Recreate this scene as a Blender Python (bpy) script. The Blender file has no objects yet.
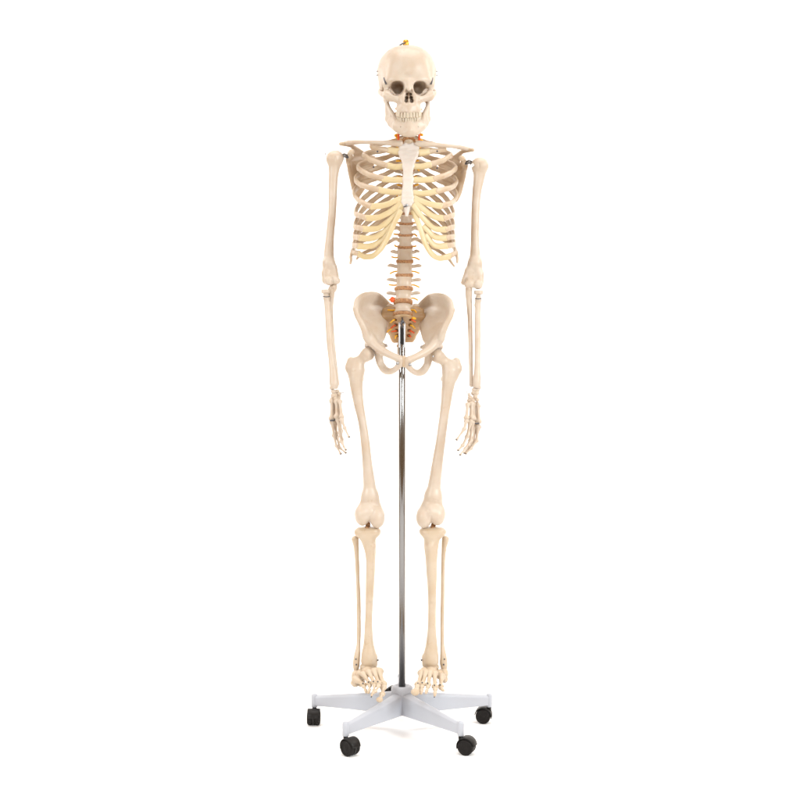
import bpy, math, random
import numpy as np
from mathutils import Vector

random.seed(4)
rng = np.random.default_rng(7)
SC = bpy.context.scene
COL = SC.collection

# ------------------------------------------------------------------ measures
CAM_D = 3.0                 # camera stands 3 m from the pole
S = 0.0026                  # metres per picture unit at the pole
F = CAM_D / S
CAM_H = 0.859


def W(p):
    """front-view measure (x, y, depth) -> point in the room"""
    dep = CAM_D + p[2] * S
    return Vector(((p[0] - 400) * dep / F, p[2] * S, CAM_H - (p[1] - 400) * dep / F))


def U(d=0.0):
    return (CAM_D + d * S) / F


# ------------------------------------------------------------------ materials
def srgb(r, g, b):
    f = lambda c: (c / 255 / 12.92) if c / 255 <= 0.04045 else ((c / 255 + 0.055) / 1.055) ** 2.4
    return (f(r), f(g), f(b), 1)


def mat_plain(name, col, rough=0.5, metal=0.0, bump=0.0, bscale=300, spec=0.5):
    m = bpy.data.materials.new(name)
    m.use_nodes = True
    nt = m.node_tree
    b = nt.nodes['Principled BSDF']
    b.inputs['Base Color'].default_value = col
    b.inputs['Roughness'].default_value = rough
    b.inputs['Metallic'].default_value = metal
    b.inputs['Specular IOR Level'].default_value = spec
    if bump:
        tc = nt.nodes.new('ShaderNodeTexCoord')
        n = nt.nodes.new('ShaderNodeTexNoise')
        n.inputs['Scale'].default_value = bscale
        n.inputs['Detail'].default_value = 4
        bp = nt.nodes.new('ShaderNodeBump')
        bp.inputs['Strength'].default_value = bump
        bp.inputs['Distance'].default_value = 0.002
        nt.links.new(tc.outputs['Object'], n.inputs['Vector'])
        nt.links.new(n.outputs['Fac'], bp.inputs['Height'])
        nt.links.new(bp.outputs['Normal'], b.inputs['Normal'])
    return m


def mat_mottled(name, c1, c2, c3, scale=22, stain=60, rough=0.36, bump=0.25, bscale=260, lo=0.60, hi=0.88, coat=0.0, dim=(0.675, 0.680, 0.682)):
    """plastic cast of bone: two tones drifting into each other, small tan stains, fine grain"""
    c1, c2, c3 = (tuple(c[i] * dim[i] for i in range(3)) + (1,) for c in (c1, c2, c3))
    m = bpy.data.materials.new(name)
    m.use_nodes = True
    nt = m.node_tree
    N, L = nt.nodes, nt.links
    b = N['Principled BSDF']
    tc = N.new('ShaderNodeTexCoord')
    n1 = N.new('ShaderNodeTexNoise'); n1.inputs['Scale'].default_value = scale; n1.inputs['Detail'].default_value = 3
    n2 = N.new('ShaderNodeTexNoise'); n2.inputs['Scale'].default_value = stain; n2.inputs['Detail'].default_value = 6
    n2.inputs['Roughness'].default_value = 0.62
    n3 = N.new('ShaderNodeTexNoise'); n3.inputs['Scale'].default_value = bscale; n3.inputs['Detail'].default_value = 5
    for n in (n1, n2, n3):
        L.new(tc.outputs['Object'], n.inputs['Vector'])
    r1 = N.new('ShaderNodeMapRange'); r1.inputs['From Min'].default_value = 0.35; r1.inputs['From Max'].default_value = 0.65
    r2 = N.new('ShaderNodeMapRange'); r2.inputs['From Min'].default_value = lo; r2.inputs['From Max'].default_value = hi
    L.new(n1.outputs['Fac'], r1.inputs['Value']); L.new(n2.outputs['Fac'], r2.inputs['Value'])
    m1 = N.new('ShaderNodeMix'); m1.data_type = 'RGBA'
    m1.inputs[6].default_value = c1; m1.inputs[7].default_value = c2
    m2 = N.new('ShaderNodeMix'); m2.data_type = 'RGBA'
    m2.inputs[7].default_value = c3
    L.new(r1.outputs['Result'], m1.inputs[0]); L.new(m1.outputs[2], m2.inputs[6]); L.new(r2.outputs['Result'], m2.inputs[0])
    L.new(m2.outputs[2], b.inputs['Base Color'])
    b.inputs['Roughness'].default_value = rough
    b.inputs['Specular IOR Level'].default_value = 0.5
    b.inputs['Coat Weight'].default_value = coat
    b.inputs['Subsurface Weight'].default_value = 0.12
    b.inputs['Subsurface Radius'].default_value = (1.0, 0.42, 0.18)
    b.inputs['Subsurface Scale'].default_value = 0.004
    rr = N.new('ShaderNodeMapRange')
    rr.inputs['To Min'].default_value = rough - 0.08; rr.inputs['To Max'].default_value = rough + 0.12
    L.new(n2.outputs['Fac'], rr.inputs['Value']); L.new(rr.outputs['Result'], b.inputs['Roughness'])
    bp = N.new('ShaderNodeBump'); bp.inputs['Strength'].default_value = bump; bp.inputs['Distance'].default_value = 0.0012
    L.new(n3.outputs['Fac'], bp.inputs['Height']); L.new(bp.outputs['Normal'], b.inputs['Normal'])
    return m


BONE = mat_mottled('bone_ivory', srgb(231, 215, 198), srgb(224, 203, 181), srgb(205, 171, 136))
BONE_TAN = mat_mottled('bone_tan', srgb(230, 211, 188), srgb(222, 199, 170), srgb(200, 163, 124))
BONE_WHITE = mat_mottled('bone_white', srgb(228, 219, 212), srgb(222, 212, 203), srgb(214, 198, 182), dim=(0.80, 0.80, 0.80))
BONE_RIB = mat_mottled('bone_rib', srgb(228, 207, 182), srgb(218, 190, 158), srgb(194, 150, 106), scale=14)
BONE_DEEP = mat_mottled('bone_deep', srgb(216, 182, 140), srgb(208, 170, 126), srgb(186, 138, 92))
TOOTH = mat_mottled('tooth_enamel', srgb(234, 222, 202), srgb(228, 213, 190), srgb(216, 194, 162), rough=0.3, bump=0.05)
CART = mat_mottled('cartilage_yellow', srgb(232, 213, 168), srgb(226, 203, 150), srgb(216, 184, 122), scale=18, rough=0.38, dim=(.76, .77, .84))
DISC = mat_mottled('disc_brown', srgb(190, 146, 102), srgb(168, 120, 80), srgb(112, 76, 50), scale=160, stain=300, rough=0.55, lo=0.48, hi=0.68, dim=(.9, .88, .86))
NERVE = mat_plain('nerve_yellow', srgb(232, 172, 40), 0.4)
ARTERY = mat_plain('artery_red', srgb(214, 84, 28), 0.4)
STEEL = mat_plain('steel_polished', (0.25, 0.245, 0.245, 1), 0.2, 1.0)
SCREW = mat_plain('steel_screw', (0.42, 0.42, 0.43, 1), 0.34, 1.0)
STEELW = mat_plain('steel_bright', (0.78, 0.78, 0.78, 1), 0.3, 0.6)
SCREWDK = mat_plain('steel_dark', (0.10, 0.10, 0.11, 1), 0.4, 0.8)
BRASS = mat_plain('brass', (0.60, 0.33, 0.05, 1), 0.35, 0.8)
GREY = mat_plain('painted_grey_metal', srgb(171, 175, 184), 0.42, 0.0, 0.08, 900)
RUBBER = mat_plain('black_plastic', (0.006, 0.005, 0.0045, 1), 0.42, 0.0, 0.1, 400, 0.25)
TREAD = mat_plain('black_rubber', (0.008, 0.0065, 0.006, 1), 0.6, 0.0, 0.1, 400, 0.2)
FLOORM = mat_plain('studio_white', (0.93, 0.93, 0.93, 1), 0.9, 0.0, spec=0.1)

# ------------------------------------------------------------------ objects
ORI = {}


def part(name, V, Fc, mat, parent=None, origin=None, smooth=True, label=None):
    V = np.asarray(V, dtype=np.float64)
    o3 = np.array(origin, dtype=float) if origin is not None else V.mean(axis=0)
    me = bpy.data.meshes.new(name)
    if isinstance(Fc, np.ndarray):
        n, k = Fc.shape
        me.vertices.add(len(V)); me.vertices.foreach_set('co', (V - o3).astype(np.float32).ravel())
        me.loops.add(n * k); me.loops.foreach_set('vertex_index', Fc.astype(np.int32).ravel())
        me.polygons.add(n); me.polygons.foreach_set('loop_start', np.arange(n, dtype=np.int32) * k)
        me.update(calc_edges=True); me.validate()
    else:
        me.from_pydata((V - o3).tolist(), [], Fc); me.update()
    me.polygons.foreach_set('use_smooth', np.full(len(me.polygons), smooth))
    me.materials.append(mat)
    return link(name, me, o3, parent, label)


def link(name, me, o3, parent, label=None):
    o = bpy.data.objects.new(name, me)
    COL.objects.link(o)
    o3 = np.array(o3, dtype=float)
    ORI[o.name] = o3
    if parent is not None:
        o.parent = parent
        o.location = o3 - ORI[parent.name]
    else:
        o.location = o3
    if label:
        o['label'] = label
    return o


def thing(name, loc, label, cat):
    o = bpy.data.objects.new(name, None)
    o.empty_display_size = 0.1
    COL.objects.link(o)
    o.location = loc
    ORI[o.name] = np.array(loc, dtype=float)
    o['label'] = label; o['category'] = cat
    return o


# ------------------------------------------------------------------ carved solids (distance field + surface nets)
class Field:
    def __init__(self, f=None):
        self.ops = []
        self.f = f or (lambda p: p)
        self.kcap = 1.2

    def w(self, p):
        q = self.f(p)
        return np.array(W(q)), U(q[2])

    def _add(self, kind, fn, lo, hi, k):
        self.ops.append((kind, fn, np.asarray(lo, float), np.asarray(hi, float), k))
        return self

    def cone(self, p, q, k=1.5, kind='u'):
        a, ua = self.w(p); b, ub = self.w(q)
        ra, rb = p[3] * ua, q[3] * ub
        ab = b - a; L2 = max(float(ab @ ab), 1e-12)

        def fn(P):
            t = np.clip(((P - a) @ ab) / L2, 0, 1)
            return np.linalg.norm(P - a - t[..., None] * ab, axis=-1) - (ra + t * (rb - ra))
        r = max(ra, rb)
        return self._add(kind, fn, np.minimum(a, b) - r, np.maximum(a, b) + r, k * S)

    def chain(self, pts, k=1.5, kind='u'):
        if len(pts) >= 3:
            pts = [tuple(q) for q in spline(pts, 4)]
        P3 = [self.w(p) for p in pts]
        A = [(P3[i][0], P3[i + 1][0], pts[i][3] * P3[i][1], pts[i + 1][3] * P3[i + 1][1]) for i in range(len(pts) - 1)]

        def fn(P):
            best = None
            for a, b, ra, rb in A:
                ab = b - a
                t = np.clip(((P - a) @ ab) / max(float(ab @ ab), 1e-12), 0, 1)
                d = np.linalg.norm(P - a - t[..., None] * ab, axis=-1) - (ra + t * (rb - ra))
                best = d if best is None else np.minimum(best, d)
            return best
        lo = np.min([p[0] - q[3] * p[1] for p, q in zip(P3, pts)], axis=0)
        hi = np.max([p[0] + q[3] * p[1] for p, q in zip(P3, pts)], axis=0)
        return self._add(kind, fn, lo, hi, k * S)

    def sheet(self, rows, k=1.0, nu=4, nv=4):
        """thin curved plate through rows of points (x, y, depth, half thickness)"""
        R_ = np.array([spline(r, nu) for r in rows])
        G_ = np.array([spline(R_[:, j], nv) for j in range(R_.shape[1])])
        for i in range(G_.shape[0] - 1):
            for j in range(G_.shape[1] - 1):
                a, b, c, d = (tuple(G_[i, j]), tuple(G_[i + 1, j]), tuple(G_[i + 1, j + 1]), tuple(G_[i, j + 1]))
                self.tri(a, b, c, k); self.tri(a, c, d, k)
        return self

    def ball(self, p, k=1.5, kind='u'):
        return self.cone(p, p, k, kind)

    def ell(self, c, r, k=1.5, kind='u', roll=0.0, yaw=0.0, pitch=0.0):
        c3, u = self.w(c)
        R = np.array([r[0], r[2], r[1]]) * u           # world x, y(depth), z
        cr, sr = math.cos(roll), math.sin(roll)
        cy, sy = math.cos(yaw), math.sin(yaw)
        cp, sp = math.cos(pitch), math.sin(pitch)
        M = (np.array([[cr, 0, sr], [0, 1, 0], [-sr, 0, cr]]) @ np.array([[cy, -sy, 0], [sy, cy, 0], [0, 0, 1]])
             @ np.array([[1, 0, 0], [0, cp, -sp], [0, sp, cp]]))

        def fn(P):
            q = (P - c3) @ M
            k0 = np.linalg.norm(q / R, axis=-1)
            k1 = np.linalg.norm(q / (R * R), axis=-1)
            return np.where(k1 < 1e-9, -R.min(), k0 * (k0 - 1) / np.maximum(k1, 1e-9))
        m = R.max()
        ext = np.abs(M) @ R if True else m
        return self._add(kind, fn, c3 - np.minimum(ext * 1.3, m), c3 + np.minimum(ext * 1.3, m), k * S)

    def ecyl(self, c, rx, rd, hh, waist=0.0, tilt=0.0, rnd=0.8, k=1.0, kind='u'):
        c3, u = self.w(c)
        rx, rd, hh, rnd = rx * u, rd * u, hh * u, rnd * u

        def fn(P):
            q = P - c3
            z = q[..., 2] + q[..., 1] * math.tan(tilt)
            g = 1 - waist * np.clip(1 - (z / hh) ** 2, 0, 1)
            e = np.sqrt((q[..., 0] / (rx * g)) ** 2 + (q[..., 1] / (rd * g)) ** 2)
            d1 = (e - 1) * min(rx, rd) + rnd
            d2 = np.abs(z) - hh + rnd
            return np.minimum(np.maximum(d1, d2), 0) + np.sqrt(np.maximum(d1, 0) ** 2 + np.maximum(d2, 0) ** 2) - rnd
        ex = np.array([rx, rd, hh + rd * abs(math.tan(tilt))])
        return self._add(kind, fn, c3 - ex, c3 + ex, k * S)

    def tri(self, p, q, s, k=1.2):
        (a, ua), (b, ub), (c, uc) = self.w(p), self.w(q), self.w(s)
        r = np.array([p[3] * ua, q[3] * ub, s[3] * uc])
        e0, e1 = b - a, c - a
        d00, d01, d11 = e0 @ e0, e0 @ e1, e1 @ e1
        den = d00 * d11 - d01 * d01

        def fn(P):
            v = P - a
            d20, d21 = v @ e0, v @ e1
            B = (d11 * d20 - d01 * d21) / den
            C = (d00 * d21 - d01 * d20) / den
            A = 1 - B - C
            ins = (A >= 0) & (B >= 0) & (C >= 0)
            Q = a + B[..., None] * e0 + C[..., None] * e1
            best = np.where(ins, np.linalg.norm(P - Q, axis=-1) - (A * r[0] + B * r[1] + C * r[2]), 1e9)
            for (i, x, y) in ((0, a, b), (1, b, c), (2, c, a)):
                rx, ry = r[i], r[(i + 1) % 3]
                xy = y - x
                t = np.clip(((P - x) @ xy) / (xy @ xy), 0, 1)
                best = np.minimum(best, np.linalg.norm(P - x - t[..., None] * xy, axis=-1) - (rx + t * (ry - rx)))
            return best
        m = r.max()
        return self._add('u', fn, np.minimum(np.minimum(a, b), c) - m, np.maximum(np.maximum(a, b), c) + m, k * S)

    def mesh(self, h=0.0013, rough=0.0, rscale=90.0):
        U_ = [o for o in self.ops if o[0] == 'u']
        lo = np.min([o[2] for o in U_], axis=0) - 4 * h
        hi = np.max([o[3] for o in U_], axis=0) + 4 * h
        n = np.ceil((hi - lo) / h).astype(int) + 1
        D = np.full(n, 0.05, dtype=np.float32)
        ax = [lo[i] + h * np.arange(n[i]) for i in range(3)]
        for kind, fn, a, b, k in self.ops:
            m = k + 3 * h
            i0 = np.maximum(np.floor((a - m - lo) / h).astype(int), 0)
            i1 = np.minimum(np.ceil((b + m - lo) / h).astype(int) + 1, n)
            if np.any(i1 <= i0):
                continue
            sl = tuple(slice(i0[i], i1[i]) for i in range(3))
            G = np.stack(np.meshgrid(*[ax[i][i0[i]:i1[i]] for i in range(3)], indexing='ij'), axis=-1)
            d = fn(G)
            o = D[sl]
            k = max(k, 1e-6)
            if kind == 'u':
                hh = np.clip(0.5 + 0.5 * (o - d) / k, 0, 1)
                D[sl] = o + (d - o) * hh - k * hh * (1 - hh)
            else:
                d = -d
                hh = np.clip(0.5 - 0.5 * (o - d) / k, 0, 1)
                D[sl] = o + (d - o) * hh + k * hh * (1 - hh)
        if rough:
            G = np.stack(np.meshgrid(*ax, indexing='ij'), axis=-1)
            nz = 0
            for _ in range(5):
                v = rng.normal(size=3); v = v / np.linalg.norm(v) * rscale * rng.uniform(0.6, 2.2)
                nz = nz + np.sin(G @ v + rng.uniform(0, 6.28))
            D += (rough * S * nz / 2.2).astype(np.float32)
            D[0], D[-1], D[:, 0], D[:, -1], D[:, :, 0], D[:, :, -1] = (0.05,) * 6
        return nets(D, lo, h)


def nets(D, lo, h):
    ins = D < 0
    cnt = np.zeros(tuple(s - 1 for s in D.shape), np.int8)
    offs = [(i, j, k) for i in (0, 1) for j in (0, 1) for k in (0, 1)]
    X, Y, Z = D.shape
    for (i, j, k) in offs:
        cnt += ins[i:X - 1 + i, j:Y - 1 + j, k:Z - 1 + k]
    act = (cnt > 0) & (cnt < 8)
    idx = np.argwhere(act)
    vals = {o: D[idx[:, 0] + o[0], idx[:, 1] + o[1], idx[:, 2] + o[2]] for o in offs}
    acc = np.zeros((len(idx), 3)); num = np.zeros(len(idx))
    for a in offs:
        for axis in range(3):
            if a[axis] == 0:
                b = list(a); b[axis] = 1; b = tuple(b)
                va, vb = vals[a], vals[b]
                s = (va < 0) != (vb < 0)
                t = np.where(s, va / np.where(s, va - vb, 1), 0)
                for c in range(3):
                    acc[:, c] += np.where(s, a[c] + (t if c == axis else 0), 0)
                num += s
    V = lo + h * (idx + acc / num[:, None])
    vid = np.full(act.shape, -1, np.int32)
    vid[act] = np.arange(len(idx))
    quads = []
    for axis in range(3):
        u, v = (axis + 1) % 3, (axis + 2) % 3
        a = np.moveaxis(ins, (axis, u, v), (0, 1, 2))
        g = np.moveaxis(vid, (axis, u, v), (0, 1, 2))
        A, B = a[:-1, 1:-1, 1:-1], a[1:, 1:-1, 1:-1]
        for fl, msk in ((0, A & ~B), (1, ~A & B)):
            q = np.argwhere(msk)
            if not len(q):
                continue
            i, j, k = q[:, 0], q[:, 1] + 1, q[:, 2] + 1
            Q = np.stack([g[i, j - 1, k - 1], g[i, j, k - 1], g[i, j, k], g[i, j - 1, k]], axis=1)
            quads.append(Q if fl == 0 else Q[:, ::-1])
    return V, np.concatenate(quads)


def solid(name, fld, mat, parent, h=0.0013, rough=0.12, rscale=90.0, label=None):
    V, Q = fld.mesh(h, rough * 0.55, rscale)
    return part(name, V, Q, mat, parent, label=label)


# ------------------------------------------------------------------ swept bars
def spline(pts, per=8):
    P = np.asarray(pts, float)
    P = np.vstack([2 * P[0] - P[1], P, 2 * P[-1] - P[-2]])
    out = []
    for i in range(1, len(P) - 2):
        d = [max(np.linalg.norm(P[i + j + 1][:3] - P[i + j][:3]), 1e-6) ** 0.5 for j in (-1, 0, 1)]
        t0, t1 = 0, d[0]; t2 = t1 + d[1]; t3 = t2 + d[2]
        for t in np.linspace(t1, t2, per, endpoint=False):
            A1 = (t1 - t) / (t1 - t0) * P[i - 1] + (t - t0) / (t1 - t0) * P[i]
            A2 = (t2 - t) / (t2 - t1) * P[i] + (t - t1) / (t2 - t1) * P[i + 1]
            A3 = (t3 - t) / (t3 - t2) * P[i + 1] + (t - t2) / (t3 - t2) * P[i + 2]
            B1 = (t2 - t) / (t2 - t0) * A1 + (t - t0) / (t2 - t0) * A2
            B2 = (t3 - t) / (t3 - t1) * A2 + (t - t1) / (t3 - t1) * A3
            out.append((t2 - t) / (t2 - t1) * B1 + (t - t1) / (t2 - t1) * B2)
    out.append(P[-2])
    return np.array(out)


def sweep(path, tall, thin, centre=None, seg=14, capl=0.5):
    """path: world points; tall / thin: half sizes per point; centre(p) -> direction pointing outward"""
    path = np.asarray(path, float)
    n = len(path)
    tall = np.broadcast_to(tall, n).astype(float); thin = np.broadcast_to(thin, n).astype(float)
    T = np.gradient(path, axis=0); T /= np.linalg.norm(T, axis=1)[:, None]
    V, Fc = [], []
    rings = []
    prev = None
    for i in range(n):
        t = T[i]
        if centre is not None:
            o = centre(path[i])
        else:
            o = prev if prev is not None else (np.array([0, -1.0, 0]) if abs(t[1]) < 0.9 else np.array([1.0, 0, 0]))
        o = o - t * (o @ t); o /= np.linalg.norm(o); prev = o
        u = np.cross(t, o)
        rings.append((path[i], t, o, u, tall[i], thin[i]))
    full = []
    p, t, o, u, a, b = rings[0]
    for (s, q) in ((0.95, 0.25), (0.7, 0.7), (0.35, 0.93)):
        full.append((p - t * b * s * capl * 2, t, o, u, a * q, b * q))
    full += rings
    p, t, o, u, a, b = rings[-1]
    for (s, q) in ((0.35, 0.93), (0.7, 0.7), (0.95, 0.25)):
        full.append((p + t * b * s * capl * 2, t, o, u, a * q, b * q))
    for p, t, o, u, a, b in full:
        for k in range(seg):
            th = 2 * math.pi * k / seg
            c, s = math.cos(th), math.sin(th)
            c = math.copysign(abs(c) ** 0.8, c); s = math.copysign(abs(s) ** 0.8, s)
            V.append(p + u * a * c + o * b * s)
    m = len(full)
    for i in range(m - 1):
        for k in range(seg):
            k2 = (k + 1) % seg
            Fc.append((i * seg + k, i * seg + k2, (i + 1) * seg + k2, (i + 1) * seg + k))
    Fc.append(tuple(reversed(range(seg)))); Fc.append(tuple(range((m - 1) * seg, m * seg)))
    return np.array(V), [tuple(reversed(f)) for f in Fc]


def tube(name, pts, r, mat, parent, per=6, seg=10, label=None):
    sp = spline(pts, per) if len(pts) > 2 else np.asarray(pts, float)
    P = [W(p) for p in sp]
    rr = np.array([r * U(p[2]) for p in sp])
    V, Fc = sweep(P, rr, rr, seg=seg)
    return part(name, V, Fc, mat, parent, label=label)


def lathe(axis_pts, seg=24):
    """axis_pts: list of (world point, axis direction, radius)"""
    V, Fc = [], []
    for p, d, r in axis_pts:
        p, d = np.array(p, float), np.array(d, float); d = d / np.linalg.norm(d)
        e = np.cross(d, [0, 0, 1.0]) if abs(d[2]) < 0.9 else np.cross(d, [0, 1.0, 0])
        e /= np.linalg.norm(e); g = np.cross(d, e)
        for k in range(seg):
            a = 2 * math.pi * k / seg
            V.append(p + r * (math.cos(a) * e + math.sin(a) * g))
    n = len(axis_pts)
    for i in range(n - 1):
        for k in range(seg):
            k2 = (k + 1) % seg
            Fc.append((i * seg + k, i * seg + k2, (i + 1) * seg + k2, (i + 1) * seg + k))
    Fc.append(tuple(reversed(range(seg)))); Fc.append(tuple(range((n - 1) * seg, n * seg)))
    return np.array(V), Fc


def pin(name, p, r, length, mat, parent, d=(0, -1, 0)):
    """small domed screw head standing out of a bone"""
    c = np.array(W(p)); u = U(p[2]); d = np.array(d, float); d /= np.linalg.norm(d)
    r *= u; L = length * u
    V, Fc = lathe([(c, d, r * 0.5), (c + d * L * 0.5, d, r * 0.5), (c + d * L * 0.5, d, r * 0.95), (c + d * L * 0.75, d, r),
                   (c + d * L * 0.92, d, r * 0.8), (c + d * L, d, r * 0.4)], 12)
    return part(name, V, Fc, mat, parent)


# ================================================================== SKELETON
POLE_X = W((402, 0, 0))[0]
SK = thing('skeleton_model', (POLE_X, 0, W((380, 700, -45))[2]),
           'life-size ivory plastic human skeleton hanging upright on the steel pole of the wheeled stand', 'skeleton')


def lerp(a, b, t):
    return a + (b - a) * t


def tab(xs, ys):
    return lambda v: float(np.interp(v, xs, ys))


spine_d = tab([105, 125, 140, 165, 190, 215, 240, 262, 285, 302, 314], [6, 5, 13, 27, 32, 27, 17, 9, 5, 7, 13])
spine_x = tab([105, 140, 165, 205, 235, 262, 289, 302, 314], [408.5, 408.8, 408.3, 407, 405.5, 404.8, 403.8, 403, 402.9])


# ---------------------------------------------------------------- skull
def skull_map(p):
    x, y, d = p[0], p[1], p[2]
    c, s = 0.999, 0.045
    return (407.4 + x * c - d * s + (y - 90) * 0.012, y, d * c + x * s)


def both(fn):
    for s in (-1, 1):
        fn(s)


f = Field(skull_map); f.kcap = 4
f.ell((0, 75.5, 8), (28.2, 28.2, 35), k=2)
f.ell((0, 71.6, 14), (28.6, 22.5, 28), k=4)
f.ell((0, 70, -10), (24.6, 22, 24.5), k=4)
f.ell((0, 76, -13), (25.2, 15, 20.5), k=5)


def a(s):
    f.ell((s * 7, 70.5, 6), (21.2, 22.0, 31), k=4)
    f.ell((s * 16.4, 85, 8), (11.2, 13, 19), k=4)                     # temporal
    f.ell((s * 12, 80.5, -21.5), (11.6, 8.5, 10), k=6)                  # brow mass
    f.chain([(s * 4, 81, -31.4, 2.3), (s * 12, 79.8, -30, 2.2), (s * 19, 80.8, -26, 2.3), (s * 22.8, 84.8, -22.5, 2.3)], k=4)
    f.chain([(s * 22.8, 84.8, -22.5, 2.2), (s * 22.0, 91, -22.5, 2.5), (s * 21.3, 95, -24.5, 4.0)], k=3)
    f.chain([(s * 20, 96.6, -26.4, 4.2), (s * 13, 98.6, -29, 3.8), (s * 8.0, 101.2, -30.5, 4.0)], k=4)      # cheek
    f.chain([(s * 21, 95.8, -24, 4.0), (s * 25.4, 94.2, -15, 2.7), (s * 27.4, 92.4, -2, 1.9), (s * 26.6, 91.5, 12, 2.4)], k=3)
    f.chain([(s * 20.5, 96.4, -27, 2.6), (s * 13, 96.6, -29.5, 1.8), (s * 6.6, 94, -33.4, 1.6)], k=4)      # lower rim
    f.chain([(s * 4.2, 84, -33.2, 2.4), (s * 5.0, 92, -34, 2.1), (s * 6.4, 99, -33.5, 2.5), (s * 4.5, 105.6, -35, 2.6)], k=4)    # beside the nose
    f.chain([(s * 2.0, 108.2, -35.6, 3.0), (s * 6.8, 108.2, -32.6, 3.0), (s * 8.9, 107.6, -25.6, 2.8), (s * 8.9, 106, -16, 2.8)], k=4)
    f.chain([(s * 1.6, 111.6, -36.2, 2.1), (s * 7.0, 111.2, -33.6, 2.1), (s * 9.8, 110.8, -27, 2.1), (s * 10.2, 109.6, -18, 2.1)], k=3)
    f.ell((s * 20.4, 98, 13), (3.6, 6, 6), k=3)                          # mastoid


both(a)
f.ell((0, 102.5, -22), (11.0, 10, 11), k=3)
f.chain([(0, 81, -33.4, 3.0), (0, 86, -36.2, 2.3), (0, 89.4, -38.6, 1.8)], k=4)
f.cone((0, 104.4, -36.5, 1.6), (0, 112, -36, 2.4), k=3)
f.ell((0, 89, 12), (20.5, 11.5, 24), k=4)
f.ell((0, 92, -12), (14, 9, 16), k=4)


def a(s):
    # eye sockets: a rounded aperture narrowing towards the back and the middle
    f.cone((s * 12.3, 88.2, -38, 7.7), (s * 9.4, 88, -9, 4.2), k=0.8, kind='s')
    f.cone((s * 14.4, 89.9, -38, 5.7), (s * 10.4, 89, -12, 4.0), k=1.6, kind='s')
    f.cone((s * 9.6, 85.8, -38, 5.0), (s * 8.8, 87.4, -13, 3.6), k=1.6, kind='s')
    f.cone((s * 15.2, 86.2, -38, 5.2), (s * 10.6, 87.4, -13, 3.8), k=1.6, kind='s')
    # nose
    f.cone((s * 1.75, 93.6, -48, 1.25), (s * 1.75, 94.6, -25, 1.3), k=0.5, kind='s')
    f.cone((s * 2.3, 97.4, -48, 1.75), (s * 2.2, 98, -24, 1.7), k=0.8, kind='s')
    f.cone((s * 3.0, 101.2, -48, 1.75), (s * 2.8, 100.6, -25, 1.6), k=0.8, kind='s')
    # hollow behind the cheek arch, so light passes between cheek and jaw
    f.ell((s * 22.6, 93, -6), (3.2, 9, 9.5), k=1.5, kind='s', yaw=s * 0.15)
    f.ell((s * 16.6, 109, -10), (5.0, 9, 13), k=1.2, kind='s')
    f.ball((s * 10.8, 99.4, -34.6, 0.8), k=0.5, kind='s')


both(a)


def a(s):
    f.chain([(s * 24.4, 94.6, -18, 2.5), (s * 27.4, 93.0, -6, 1.9), (s * 27.7, 91.8, 6, 1.9)], k=1.5)


both(a)
SKULL = solid('skull', f, BONE, SK, h=0.0012, rough=0.10, rscale=60)

# brass hook on the crown
c = np.array(W(skull_map((-1.0, 45.4, 0))))
cu = U(0)
V, Fc = lathe([(c + np.array((0, 0, z * cu)), (0, 0, 1), r * cu) for z, r in ((-1.5, 3.0), (0, 3.0), (0.3, 3.2), (3.4, 3.2), (3.8, 2.9), (5.0, 2.6), (5.4, 2.2))], 20)
HOOK = part('hanging_bolt', V, Fc, BRASS, SKULL, label='brass hanging bolt on the crown')
tube('eyelet', [(404.5, 43.0, -3), (402, 43.8, -4), (399.6, 45.6, -4), (398.2, 47.0, -3)], 0.75, SCREWDK, SKULL)
for s in (-1, 1):
    a0, a1 = skull_map((s * 24.2, 78.2, -22.0)), skull_map((s * 22.6, 83.8, -27.0))
    tube('spring_catch', [a0, ((a0[0] + a1[0]) / 2 + s * 0.2, (a0[1] + a1[1]) / 2, (a0[2] + a1[2]) / 2 - 1.5), a1], 0.85, SCREWDK, SKULL)
    for yy in (71.4, 75.2):
        q = skull_map((s * 29.4, yy, 4))
        pin('latch_screw', q, 1.0, 1.2, SCREW, SKULL, (s, -0.4, 0))
    # cut line of the skull cap follows as a fine groove hidden by the catches


# teeth -----------------------------------------------------------
def tooth_mesh(name, w, hh, dp, flare):
    V, Fc = [], []
    nu, nv = 14, 9
    for i in range(nv):
        ph = -math.pi / 2 + math.pi * i / (nv - 1)
        for j in range(nu):
            th = 2 * math.pi * j / nu
            sg = lambda v, e: math.copysign(abs(v) ** e, v)
            x, y, z = sg(math.cos(ph), .35) * sg(math.cos(th), .5), sg(math.cos(ph), .4) * sg(math.sin(th), .8), sg(math.sin(ph), .6)
            k = 1 + flare * z
            V.append((x * w * k, y * dp * k, z * hh))
    for i in range(nv - 1):
        for j in range(nu):
            j2 = (j + 1) % nu
            Fc.append((i * nu + j, i * nu + j2, (i + 1) * nu + j2, (i + 1) * nu + j))
    me = bpy.data.meshes.new(name)
    me.from_pydata(V, [], Fc); me.update()
    me.polygons.foreach_set('use_smooth', np.full(len(me.polygons), True))
    me.materials.append(TOOTH)
    return me


UPPER = [(1.55, 1.55), (4.4, 1.3), (7.0, 1.35), (9.2, 1.3), (10.2, 1.3), (10.9, 1.6), (11.2, 1.6)]
UD = [-37.6, -36.8, -34.9, -32.2, -29.2, -25.4, -21]
LOWER = [(1.05, 1.05), (3.1, 1.05), (5.2, 1.15), (7.3, 1.2), (8.8, 1.25), (10.2, 1.6), (11.0, 1.6)]
LD = [-36.0, -35.6, -34.2, -32.0, -29.2, -25.2, -20.8]


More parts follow.
